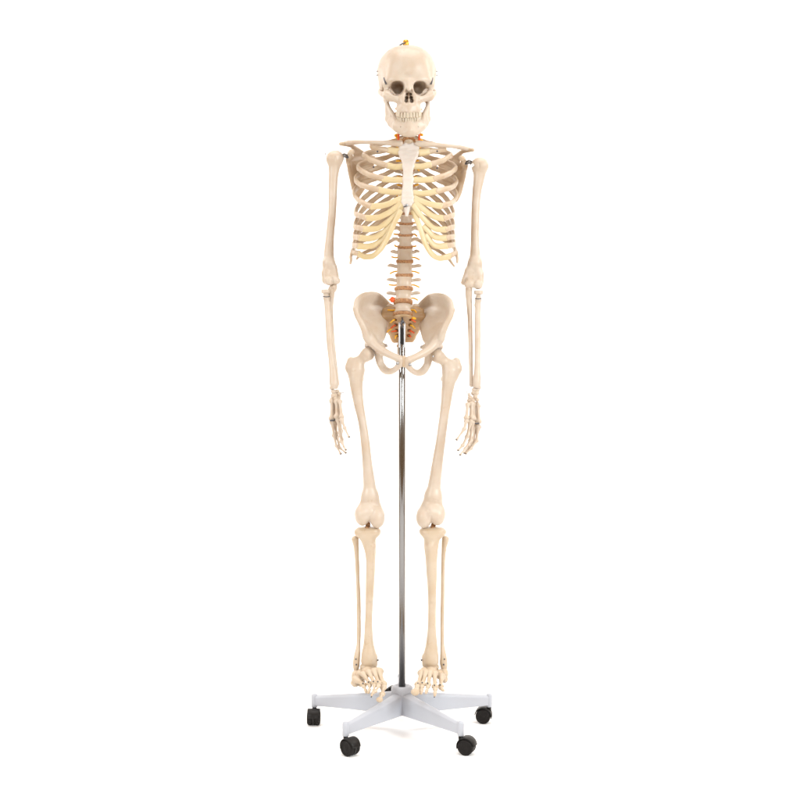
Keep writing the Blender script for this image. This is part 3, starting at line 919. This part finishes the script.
# ---------------------------------------------------------------- hands
def bone_seg(name, pts, parent, mat=BONE, h=0.00085, fat=1.28):
    """one small long bone: slim waist, knobbed ends"""
    p, q = pts[0], pts[-1]
    r = p[3] * fat
    f = Field()
    m1 = tuple(lerp(p[k], q[k], .3) for k in range(3)); m2 = tuple(lerp(p[k], q[k], .75) for k in range(3))
    rq = q[3] * fat
    f.chain([(*p[:3], r), (*m1, r * .66), (*m2, rq * .68), (*q[:3], rq)], k=0.9)
    for e in (-1, 1):
        f.ball((q[0] + e * rq * .38, q[1], q[2], rq * .82), k=.6)
        f.ball((p[0] + e * r * .3, p[1], p[2], r * .85), k=.6)
    return solid(name, f, mat, parent, h=h, rough=0.07, rscale=160)


HAND = [
    dict(carp=[(333.6, 391.6, -7, 2.7), (337.2, 391.4, -6, 2.3), (333.0, 395.6, -8, 2.4), (335.8, 395.4, -8, 2.5), (338.8, 396.6, -7, 2.3), (332.0, 399, -7, 2.1), (335.6, 398.8, -9, 2.3), (338.8, 399.4, -8, 2.0)],
         pis=(339.6, 393.8, -10, 1.9), wire=[(340.5, 393.4, -11.5), (342.6, 392.3, -12), (344.3, 393.2, -12)],
         meta=[[(332.0, 401, -7, 2.0), (331.9, 418.5, -11, 2.3)], [(333.9, 401, -5, 1.9), (334.4, 417.6, -8, 2.2)], [(336.8, 401.6, -10, 2.2), (337.2, 416.4, -15, 2.3)], [(338.8, 402, -8, 1.9), (339.6, 416.6, -13, 2.1)], [(340.0, 401.5, -13, 1.7), (341.6, 416.8, -20, 1.8)]],
         fing=[[(332.4, 422, -11, 2.2), (334.0, 435.5, -15, 1.55), (336.4, 446, -20, 1.3), (340.6, 453.6, -26, .95)],
               [(335.0, 421.4, -8, 2.0), (337.0, 437, -13, 1.5), (340.0, 448, -18, 1.25), (345.6, 452.6, -24, .9)],
               [(338.2, 419.6, -15, 2.1), (339.8, 432.5, -19, 1.6), (341.2, 441.6, -25, 1.3), (345.6, 449.6, -31, .95)],
               [(339.6, 420, -13, 1.9), (341.2, 431, -18, 1.4), (342.0, 439, -22, 1.2), (343.8, 446.6, -26, .85)],
               [(341.8, 419.8, -21, 1.7), (344.6, 428, -25, 1.35), (346.8, 433.4, -28, 1.2), (349.0, 436.8, -30, .95)]],
         thumb=4, bar=[(330.4, 420.7, -14), (333, 420.3, -15), (335.8, 419.8, -14)]),
    dict(carp=[(474.2, 389.8, -6, 2.5), (477.6, 390.0, -6, 2.3), (473.4, 393.2, -6, 2.5), (476.6, 393.2, -7, 2.6), (470.2, 397.6, -9, 2.4), (472.6, 400.4, -8, 2.6), (475.2, 396.6, -8, 2.4), (477.2, 399.8, -7, 2.1), (477.6, 403.8, -6, 2.0), (469.0, 400.6, -9, 2.2)],
         pis=(469.0, 394.6, -11, 1.6), wire=[(469.6, 395.4, -12), (467.6, 393.2, -12.4), (466.2, 391.4, -12)],
         meta=[[(478.0, 406, -6, 1.9), (478.6, 421.5, -10, 2.2)], [(475.6, 404, -5, 1.8), (476.2, 421, -8, 2.2)], [(471.4, 404, -10, 2.3), (471.4, 418, -15, 2.4)], [(473.2, 404, -7, 1.9), (473.6, 419, -11, 2.1)], [(467.8, 404.6, -13, 1.8), (466.4, 417.8, -20, 1.9)]],
         fing=[[(478.2, 427, -10, 2.2), (476.4, 441, -15, 1.6), (471.0, 448.6, -20, 1.3), (466.0, 453.4, -25, .95)],
               [(475.6, 426, -8, 2.1), (473.2, 441, -13, 1.5), (469.6, 447, -17, 1.25), (464.6, 453.0, -21, .9)],
               [(472.0, 423, -15, 2.2), (470.6, 440.5, -19, 1.7), (465.4, 448.6, -25, 1.3), (460.4, 454.6, -30, .95)],
               [(470.4, 421.6, -17, 2.0), (467.2, 436.5, -22, 1.6), (462.6, 445.4, -26, 1.4), (458.4, 450.0, -29, 1.0)],
               [(466.4, 421, -21, 1.8), (464.2, 429, -25, 1.5), (460.8, 434.6, -28, 1.3), (456.8, 439.4, -30, 1.0)]],
         thumb=4, bar=[(472.8, 424.0, -15), (475.6, 423.4, -16), (478.6, 423.2, -14)]),
]
for H in HAND:
    f = Field()
    for c_ in H['carp']:
        f.ell(c_[:3], (c_[3], c_[3] * .92, c_[3]), k=0.35, roll=random.uniform(-.5, .5))
    f.ell(H['pis'][:3], (H['pis'][3], H['pis'][3] * 1.1, H['pis'][3]), k=.4)
    hand = solid('hand', f, BONE, SK, h=0.0009, rough=0.10, rscale=160)
    tube('wire', H['wire'], 0.4, SCREW, hand)
    for k, m_ in enumerate(H['meta']):
        bone_seg('metacarpal', m_, hand)
    for k, g in enumerate(H['fing']):
        segs = list(zip(g[:-1], g[1:]))
        if k == H['thumb']:
            segs = [(g[0], g[1]), (g[1], g[3])]
        for p, q in segs:
            e = 0.0
            p2 = tuple(lerp(p[j], q[j], e) for j in range(3)) + (p[3],)
            bone_seg('phalanx', [p2, q], hand)
        q = g[-1]
        pin('wire_tip', (q[0], q[1] - .2, q[2] - .6), 0.75, 1.3, SCREWDK, hand, (0.4 if g[0][0] < 400 else -.4, -.7, -.6))
    tube('wire', H['bar'], 0.75, SCREWDK, hand)

# ---------------------------------------------------------------- legs
LEG = [
    dict(head=(367.4, 354.4, -2, 7.1), neck=[(362.5, 358.5, 0, 5.2), (357, 364, 2, 5.8)], tro=[(351.2, 361.2, 4, 4.2), (350.6, 367.6, 3, 4.8), (354, 374, 2, 6.0)], less=(361, 378.5, 5, 2.9),
         shaft=[(357, 370, 1, 7.2), (356.2, 380, 0, 6.9), (356.8, 390, 0, 6.0), (358.6, 403, -1, 5.0), (362.2, 421, -2, 4.4), (365.6, 445, -3, 4.6), (367.8, 469, -3, 5.2), (369.4, 484, -2, 6.1), (370.0, 496, -1, 7.3)],
         wide=[(362.6, 512.5, -1, 6.4), (376.8, 512.5, -1, 6.6)], con=[((362.4, 515.6, -3), (7.6, 10.2, 10)), ((377.2, 517, -2), (8.0, 10.6, 10))], notch=((370.2, 516.5, -13.2, .7), (368.4, 528, -7, 2.5)),
         plat=(367.6, 530.0, 1), prx=12.6, ptilt=-0.06, tub=(371.6, 546, -6, 3.0),
         tib=[(367.4, 536, 1, 7.6), (369.6, 545, 0, 6.6), (370.6, 555, 0, 5.2), (370.4, 575, 0, 4.5), (369.4, 600, 1, 3.9), (368.6, 625, 2, 3.8), (368.6, 645, 3, 5.4), (368.9, 655, 3, 7.4), (368.9, 661, 3, 7.8)], mal=[(374.0, 658, 2, 3.0), (374.6, 664.6, 2, 2.3)],
         fib=[(355.2, 539.4, 7, 3.7), (356.4, 548, 7, 2.6), (357.6, 575, 7, 2.0), (358.6, 600, 7, 2.15), (358.8, 625, 7, 2.15), (358.4, 645, 6, 2.1), (357.0, 657, 5, 3.2), (356.2, 665, 5, 3.5), (355.8, 669, 5, 2.4)]),
    dict(head=(437.4, 355.8, -2, 7.1), neck=[(443, 360, 0, 5.2), (449, 366, 2, 5.8)], tro=[(456.4, 361.6, 4, 4.0), (456.9, 368.4, 3, 4.6), (452.4, 376, 2, 6.0)], less=(443.6, 379, 5, 2.9),
         shaft=[(450, 371, 1, 7.2), (448.8, 381, 0, 6.9), (447.4, 391, 0, 5.9), (446, 403, -1, 5.0), (443.4, 421, -2, 4.7), (440, 445, -3, 4.8), (436.8, 469, -3, 5.7), (434.6, 484, -2, 6.4), (433.2, 496, -1, 7.5)],
         wide=[(424.4, 512.5, -1, 6.6), (437.6, 512.5, -1, 6.4)], con=[((423.9, 516.8, -2), (8.2, 10.6, 10)), ((437.4, 515.2, -3), (7.7, 10.2, 10))], notch=((431.0, 516.5, -13.2, .7), (432.4, 528, -7, 2.5)),
         plat=(432.8, 530.0, 1), prx=13.2, ptilt=0.03, tub=(430.6, 546, -6, 3.0),
         tib=[(432, 536, 1, 7.8), (431.2, 545, 0, 7.4), (431.2, 555, 0, 6.2), (431.6, 575, 0, 5.2), (432, 600, 1, 4.1), (431.8, 625, 2, 4.1), (431.4, 645, 3, 5.8), (430.9, 655, 3, 7.4), (430.8, 661, 3, 7.8)], mal=[(425.4, 658, 2, 3.0), (425.0, 664.6, 2, 2.4)],
         fib=[(445.4, 539.4, 7, 3.6), (444.0, 548, 7, 2.5), (442.8, 575, 7, 1.9), (442.6, 600, 7, 1.95), (442.2, 625, 7, 2.0), (442.4, 645, 6, 2.1), (443.4, 657, 5, 3.3), (443.8, 665, 5, 3.7), (444.4, 669, 5, 2.5)]),
]
for G in LEG:
    f = Field()
    f.chain([G['head'], *G['neck']], k=2.0)
    f.chain(G['tro'], k=2.5); f.ball(G['less'], k=3)
    f.cone(G['neck'][-1], G['tro'][1], k=3); f.cone(G['neck'][-1], G['shaft'][0], k=3)
    f.chain(G['shaft'], k=3)
    for w_ in G['wide']:
        f.cone(G['shaft'][-1], w_, k=4)
    f.ell((lerp(G['con'][0][0][0], G['con'][1][0][0], .5), 512, -6), (7, 8, 8), k=4)
    med_ = 1 if G['plat'][0] < 400 else 0
    f.ell(*G['con'][1 - med_], k=4)
    c_, r_ = G['con'][med_]
    f.ell((c_[0], c_[1] + .6, c_[2] - 1.4), (r_[0] - .3, r_[1], r_[2]), k=2.0)
    f.cone(*G['notch'], k=0.8, kind='s')
    solid('femur', f, BONE, SK, h=0.0013, rough=0.22, rscale=60)
    f = Field()
    p_ = G['plat']
    f.ell((p_[0], p_[1] + 1.2, p_[2]), (G['prx'], 4.6, 9), k=2, roll=G['ptilt'])
    f.ell((p_[0] - 5.5, p_[1] + 2.6, p_[2]), (7.4, 5.4, 8), k=3); f.ell((p_[0] + 5.5, p_[1] + 2.6, p_[2]), (7.4, 5.4, 8), k=3)
    f.chain(G['tib'], k=4)
    f.ball(G['tub'], k=4)
    f.chain([G['tub'], (G['tib'][3][0], 575, -3, 2.4), (G['tib'][4][0], 600, -2, 2.0)], k=3)
    f.chain(G['mal'], k=2)
    f.ell((G['tib'][-1][0], 669.5, 3), (8, 4.2, 12), k=1.0, kind='s')
    f.chain([(G['mal'][0][0], 657, 2, 3.2), (*G['mal'][1][:3], 2.6)], k=2)
    for e in (-5.6, 5.6):
        f.ell((p_[0] + e, p_[1] - 4.6, p_[2] - 1), (4.6, 2.2, 6), k=1, kind='s')
    tb = solid('tibia', f, BONE_TAN, SK, h=0.0013, rough=0.18, rscale=70)
    f = Field(); f.chain([(p_[0] + .8, p_[1] - 6.4, 1.5, 2.2), (p_[0], p_[1] - 3, 1.0, 2.6), (p_[0] - .6, p_[1] - 1.6, -3.0, 2.2)], k=1)
    solid('knee_ligament', f, DISC, tb, h=0.001, rough=0.25, rscale=200)
    f = Field(); f.chain(G['fib'], k=2)
    fb = solid('fibula', f, BONE_TAN, SK, h=0.0011, rough=0.14)
    sg = -1 if p_[0] < 400 else 1
    pin('screw', (G['mal'][0][0] - sg * 3.2, 660, -1), 1.0, 1.6, SCREWDK, tb, (-sg, -.5, 0))
    pin('screw', (G['fib'][6][0] + sg * .8, 659, 1.4), 0.8, 1.2, SCREWDK, fb, (sg * .3, -1, 0))
    pin('screw', (G['fib'][7][0] - sg * .2, 664.4, 1.3), 0.9, 1.2, SCREWDK, fb, (0, -1, 0))

# ---------------------------------------------------------------- feet
FOOT = [
    dict(tars=[((367.4, 666.6, 4), (7.6, 4.6, 8)), ((367, 671, -4), (6.2, 4.6, 6)), ((358.2, 676, 14), (6.2, 7.4, 13)), ((355.4, 676, 2), (4.2, 6.2, 7)), ((355.2, 682.6, 0), (4.2, 4.6, 7)), ((361.4, 682.2, 4), (4.0, 4.6, 8)), ((360.6, 674.6, -3), (4.6, 5, 6)), ((375.6, 671.5, -8), (4.6, 4.6, 5)), ((370.4, 673, -9), (3.8, 4.2, 5)), ((365.4, 674.6, -9), (3.6, 4.2, 5))],
         sinus=(363.6, 670.6, -4, 1.7),
         meta=[[(379.0, 671.4, -13, 3.3), (382.8, 684.0, -28, 3.0)], [(374.2, 671.2, -15, 2.7), (378.4, 683, -32, 2.2)], [(369.2, 672.2, -15, 2.6), (374.0, 682.8, -31, 2.1)], [(363.8, 674.2, -14, 2.6), (369.2, 683.4, -28, 2.1)], [(356.6, 679.4, -10, 3.3), (363.6, 684.8, -25, 2.1)]],
         toes=[[(383.4, 686.6, -30, 2.7), (382.4, 694, -38, 2.1), (379.6, 699.6, -43, 2.4)],
               [(379.0, 685, -34, 1.8), (375.6, 691.4, -42, 1.3), (373.6, 692.6, -44, 1.2), (371.8, 695.2, -46, .9)],
               [(374.6, 685, -33, 1.7), (374.0, 690, -39, 1.3), (373.2, 692, -41, 1.2), (372.0, 694.4, -43, .9)],
               [(369.8, 685.4, -30, 1.6), (369.4, 689.6, -35, 1.25), (369.0, 691, -37, 1.1), (368.4, 692.8, -38, .85)],
               [(363.8, 686.6, -27, 1.6), (365.4, 689.8, -31, 1.25), (365.8, 691, -32, 1.1), (366.0, 692.4, -33, .85)]]),
    dict(tars=[((431.6, 666.6, 4), (7.4, 4.6, 8)), ((431.4, 670.6, -4), (6.2, 4.4, 6)), ((443.2, 674.5, 14), (4.6, 6.8, 13)), ((444.2, 673.6, 2), (4.0, 5.0, 7)), ((444.6, 678.8, 1), (3.4, 4.0, 6)), ((439.2, 674, -3), (4.4, 5, 6)), ((423.8, 672, -8), (4.0, 5.0, 5)), ((428.6, 673, -9), (3.6, 4.2, 5)), ((433.8, 674, -9), (3.6, 4.2, 5))],
         sinus=(434.4, 670.8, -5, 1.8),
         meta=[[(421.8, 673.0, -13, 3.1), (418.6, 684.6, -28, 2.9)], [(426.0, 672.6, -15, 2.6), (422.8, 684, -31, 2.15)], [(430.2, 672.6, -15, 2.6), (428.2, 684.6, -31, 2.1)], [(434.6, 673.4, -14, 2.6), (435.0, 686.6, -30, 2.3)], [(441.4, 676.4, -10, 2.9), (440.8, 686.2, -24, 2.1)]],
         toes=[[(418.0, 687.0, -31, 2.6), (416.4, 690, -40, 2.4), (415.2, 692.0, -46, 3.0)],
               [(422.2, 686.4, -33, 1.8), (421.6, 690, -40, 1.4), (421.4, 691.6, -42, 1.3), (421.0, 693.4, -44, 1.0)],
               [(428.2, 686.6, -33, 1.7), (427.0, 690, -39, 1.3), (426.6, 691.2, -41, 1.2), (426.0, 693, -43, .9)],
               [(435.2, 689, -32, 1.9), (435.0, 692.2, -37, 1.4), (435.0, 693.2, -39, 1.3), (434.8, 695.4, -41, 1.0)],
               [(440.6, 688, -26, 1.7), (442.2, 689.4, -29, 1.3), (442.8, 690, -30, 1.2), (443.4, 690.6, -31, .9)]]),
]
for K in FOOT:
    sg = -1 if K['tars'][0][0][0] < 400 else 1
    f = Field()
    for c_, r_ in K['tars']:
        f.ell(c_, r_, k=0.3)
    f.ball(K['sinus'], k=1.0, kind='s')
    foot = solid('foot', f, BONE_TAN, SK, h=0.001, rough=0.5, rscale=170)
    for m_ in K['meta']:
        bone_seg('metatarsal', m_, foot, BONE_TAN, fat=1.28)
        p = m_[1]
        pin('screw', (p[0] - .6, p[1] - 1.0, p[2] - p[3] * .6), 0.85, 1.4, SCREWDK, foot, (0, -.8, .6))
    for g in K['toes']:
        for p, q in zip(g[:-1], g[1:]):
            p2 = tuple(lerp(p[j], q[j], .1) for j in range(3)) + (p[3],)
            bone_seg('phalanx', [p2, q], foot, BONE_TAN, fat=1.2)
    for j in (0, 1):
        q = K['toes'][j if sg < 0 else 3 * j][-1]
        pin('wire_tip', (q[0] - .5, q[1] + .8, q[2]), 0.7, 1.4, SCREWDK, foot, (0, -.4, -1))
    pin('screw', (K['tars'][5][0][0] - sg * 2, 682.4, -24), 0.8, 1.2, SCREWDK, foot, (-sg, -.6, .4))

# ================================================================== STAND
ST = thing('wheeled_stand', (POLE_X, 0, 0), 'five-armed pale grey metal base on black twin-wheel castors with a tall steel pole', 'stand')
zt = W((402, 327, 0))[2]
zb = W((402, 692, 0))[2]
pr = 3.35 * S
px0 = np.array((POLE_X, 0, 0))
Z = np.array((0, 0, 1.0))
pf = lambda z: px0 + Z * z
V, Fc = lathe([(pf(zb - .05), Z, pr), (pf(zt), Z, pr), (pf(zt + .002), Z, pr * .85)], 32)
POLE = part('pole', V, Fc, STEEL, ST)
# forked steel socket on top of the pole, and the bolt that runs back into the sacrum
zz = W((402, 343, 0))[2]
for s in (-1, 1):
    pts = []
    V, Fc = [], []
    x0 = POLE_X + s * pr * .78
    hw, hd = pr * .24, pr * 1.05
    prof = [(zz - .012, hd), (zz + .002, hd)] + [(zt + .006, hd), (zt + .011, hd * .7), (zt + .0135, hd * .25)]
    for z, d_ in prof:
        for (ax_, ay_) in ((-1, -1), (1, -1), (1, 1), (-1, 1)):
            V.append((x0 + ax_ * hw, ay_ * d_, z))
    for i in range(len(prof) - 1):
        for k in range(4):
            Fc.append((i * 4 + k, i * 4 + (k + 1) % 4, (i + 1) * 4 + (k + 1) % 4, (i + 1) * 4 + k))
    Fc += [(3, 2, 1, 0), tuple(range(len(V) - 4, len(V)))]
    part('fork_plate', np.array(V), Fc, SCREW, ST, smooth=False)
bx = [(POLE_X + i_ * pr * .46, j_ * pr * 1.0, k_) for k_ in (zz - .004, zt - .004) for i_, j_ in ((-1, -1), (1, -1), (1, -.2), (-1, -.2))]  # black block standing in for the shade inside the fork's slot
part('fork_slot_shade', np.array(bx), [(3, 2, 1, 0), (4, 5, 6, 7), (0, 1, 5, 4), (1, 2, 6, 5), (2, 3, 7, 6), (3, 0, 4, 7)], RUBBER, ST, smooth=False)
b0 = np.array(W((402.3, 322, 0)))
V, Fc = lathe([(b0 + np.array((0, y, 0)), (0, 1, 0), r) for y, r in ((-.012, .003), (-.011, .005), (-.007, .005), (-.007, .0032), (.05, .0032))], 16)
part('mounting_bolt', V, Fc, SCREWDK, ST)
tube('locking_hook', [(402.2, 318, 1), (402.4, 320.4, -4.5), (401.4, 323.5, -5.5), (402.6, 326.5, -4.5)], 0.9, SCREWDK, ST)

# hub
u = S
hub_c = W((401, 691, 0))
zh = 0.1175
hx = np.array((POLE_X, 0, 0))
prof = [(0.0465, .022), (0.048, .026), (zh - .034, .0285), (zh - .024, .0272), (zh - .018, .0276), (zh - .010, .0284), (zh - .004, .0270), (zh - .001, .0238), (zh, .0205), (zh - .0015, .0175), (zh - .004, .0125), (zh - .005, .0105)]
V, Fc = lathe([(pf(z), Z, r) for z, r in prof], 40)
part('hub', V, Fc, GREY, ST)
# arms, castors
ANG = [(91, 'back'), (164, 'l'), (235.5, 'fl'), (306, 'fr'), (16.5, 'r')]
RT = 0.242
ztip = 0.0795           # crown of the end posts
PR = 0.0082


def ring(o, dr, nr, r, zc, hz, wb, wt, bev):
    """cross section of an arm: flat sides, narrower softened top"""
    c = o + dr * r
    prof = [(-wb, zc - hz), (wb, zc - hz), (wb * .98, zc + hz * .3), (wt + bev * .6, zc + hz - bev), (wt * .7, zc + hz - bev * .25), (0, zc + hz), (-wt * .7, zc + hz - bev * .25), (-wt - bev * .6, zc + hz - bev), (-wb * .98, zc + hz * .3)]
    return [c + nr * a_ + Z * b_ for a_, b_ in prof]


for ang, tag_ in ANG:
    t = math.radians(ang)
    dr = np.array((math.cos(t), math.sin(t), 0)); nr = np.array((-dr[1], dr[0], 0))
    RT = 0.285 if tag_ == 'back' else 0.242
    V, Fc = [], []
    sec = [(.010, .0735, .0275, .0205, .0125), (.03, .073, .0265, .019, .0115), (.08, .070, .0235, .0155, .0092), (.14, .0668, .0195, .0122, .0072), (.20, .0635, .0158, .009, .0055), (RT - .004, .0615, .0137, .0074, .0046)]
    for r, zc, hz, wb, wt in sec:
        V += ring(hx, dr, nr, r, zc, hz, wb, wt, 0.005)
    n9 = 9
    for i in range(len(sec) - 1):
        for k in range(n9):
            Fc.append((i * n9 + k, i * n9 + (k + 1) % n9, (i + 1) * n9 + (k + 1) % n9, (i + 1) * n9 + k))
    Fc.append(tuple(reversed(range(n9)))); Fc.append(tuple(range(len(V) - n9, len(V))))
    arm = part('base_arm', np.array(V), [tuple(reversed(f_)) for f_ in Fc], GREY, ST)
    md = arm.modifiers.new('bevel', 'BEVEL'); md.width = 0.002; md.segments = 3; md.limit_method = 'ANGLE'; md.angle_limit = math.radians(25)
    md2 = arm.modifiers.new('wn', 'WEIGHTED_NORMAL'); md2.keep_sharp = False
    tip = hx + dr * RT
    V, Fc = lathe([(tip + Z * z, Z, r) for z, r in ((.0432, PR * .8), (.0440, PR * .97), (.0455, PR), (ztip - .007, PR), (ztip - .0035, PR * .9), (ztip - .0015, PR * .68), (ztip - .0002, PR * .25))], 24)
    part('end_post', V, Fc, GREY, arm)
    # castor: stem, hood, two wheels; each swivelled its own way
    sw = {'back': 165, 'l': -92, 'fl': -42, 'fr': -22, 'r': 170}[tag_]
    sw_t = math.radians(sw)
    fd = np.array((math.cos(sw_t), math.sin(sw_t), 0)); sd_ = np.array((-fd[1], fd[0], 0))
    wr = 0.0198
    cw = tip + fd * (0.022 if tag_ == 'back' else 0.0155) + Z * wr
    CA = thing_c = None
    V, Fc = lathe([(tip + Z * z, Z, .0058) for z in (.030, .0445)], 16)
    stem = part('caster', V, Fc, RUBBER, ST)
    for s in (-1, 1):
        pts = []
        for y, r in ((.0035, wr * .55), (.0040, wr * .93), (.0055, wr), (.0125, wr), (.0150, wr * .96), (.0166, wr * .86), (.0170, wr * .8), (.0150, wr * .74), (.0150, wr * .3), (.0162, wr * .22), (.0164, wr * .08)):
            pts.append((cw + sd_ * s * y, sd_ * s, r))
        V, Fc = lathe(pts, 36)
        wv = part('wheel', V, Fc, TREAD, stem)
        m_ = wv.modifiers.new('bevel', 'BEVEL'); m_.width = 0.0008; m_.segments = 2
    # hood: arched shell over the wheels
    V, Fc = [], []
    a0, a1, na = math.radians(-15), math.radians(172), 22
    for k in range(na + 1):
        th = lerp(a0, a1, k / na)
        # measured so the hood covers the top and the side towards the stem
        dv = -fd * math.cos(th) + Z * math.sin(th)
        ri, ro = wr + .0012, wr + .0034
        hwid = .0135 + .003 * math.sin(max(0, min(math.pi, th)))
        for (rr_, yy) in ((ri, -hwid), (ro - .001, -hwid), (ro, -hwid + .002), (ro, hwid - .002), (ro - .001, hwid), (ri, hwid)):
            V.append(cw + dv * rr_ + sd_ * yy)
    for k in range(na):
        for j in range(6):
            Fc.append((k * 6 + j, k * 6 + (j + 1) % 6, (k + 1) * 6 + (j + 1) % 6, (k + 1) * 6 + j))
    Fc.append(tuple(range(6))); Fc.append(tuple(reversed(range(na * 6, na * 6 + 6))))
    hood = part('hood', np.array(V), Fc, RUBBER, stem)
    V, Fc = lathe([(cw - sd_ * .0034, sd_, wr * 1.0), (cw + sd_ * .0034, sd_, wr * 1.0)], 36)
    part('wheel_spine', V, Fc, RUBBER, stem, smooth=False)

# ================================================================== SETTING: white studio sweep
V, Fc = [], []
prof = [(-1.25, 0), (1.6, 0)]
Rr = 1.2
for k in range(1, 17):
    a_ = math.pi / 2 * k / 16
    prof.append((1.6 + Rr * math.sin(a_), Rr - Rr * math.cos(a_)))
prof.append((2.8, 4.6))
for (y, z) in prof:
    hw = float(np.interp(y, [-1.25, 1.2, 2.8], [2.6, 3.4, 4.6]))
    V += [(-hw, y, z), (hw, y, z)]
for i in range(len(prof) - 1):
    Fc.append((2 * i, 2 * i + 1, 2 * i + 3, 2 * i + 2))
fl = part('backdrop', np.array(V), Fc, FLOORM, None, origin=(0, 0, 0))
fl['kind'] = 'structure'
fl.name = 'floor'

# ================================================================== LIGHT
def area(name, loc, target, size, power, col=(1, 1, 1), sy=None, spread=math.pi):
    l = bpy.data.lights.new(name, 'AREA')
    l.shape = 'RECTANGLE'; l.size = size; l.size_y = sy or size
    l.energy = power; l.color = col; l.spread = spread
    o = bpy.data.objects.new(name, l)
    COL.objects.link(o)
    o.location = loc
    o.rotation_euler = (Vector(target) - Vector(loc)).to_track_quat('-Z', 'Y').to_euler()
    return o


area('key_softbox', (2.3, -1.9, 1.9), (0, 0, 0.95), 0.7, 70, (0.90, 0.975, 1.0), 1.3)
area('side_softbox', (-2.3, -1.9, 1.7), (0, 0, 0.9), 0.7, 48, (0.90, 0.975, 1.0), 1.3)
area('front_softbox', (0.4, -3.6, 1.7), (0, 0, 0.9), 0.5, 26, (0.90, 0.975, 1.0), 0.7)
area('overhead_softbox', (0, -0.2, 6.0), (0, 0.0, 0), 4.6, 222, (1, 1, 1), 4.6)
area('backdrop_lamp', (-2.6, 0.7, 2.9), (-0.9, 2.8, 1.2), 1.2, 50, (1, 1, 1), 1.2)
area('backdrop_lamp', (2.6, 0.7, 2.9), (0.9, 2.8, 1.2), 1.2, 50, (1, 1, 1), 1.2)

w = bpy.data.worlds.new('World')
SC.world = w
w.use_nodes = True
bg = w.node_tree.nodes['Background']
bg.inputs['Color'].default_value = (1, 0.60, 0.29, 1)
bg.inputs['Strength'].default_value = 0.40

# ================================================================== CAMERA
cd = bpy.data.cameras.new('camera')
cam = bpy.data.objects.new('camera', cd)
COL.objects.link(cam)
cam.location = (0, -CAM_D, CAM_H)
cam.rotation_euler = (math.radians(90), 0, 0)
cd.sensor_width = 36
cd.lens = 36 * F / 800
cd.clip_end = 100
SC.camera = cam
SC.view_settings.view_transform = 'Standard'
SC.view_settings.look = 'None'
SC.view_settings.exposure = 0.14
SC.view_settings.gamma = 1
SC.cycles.max_bounces = 10
SC.cycles.diffuse_bounces = 6
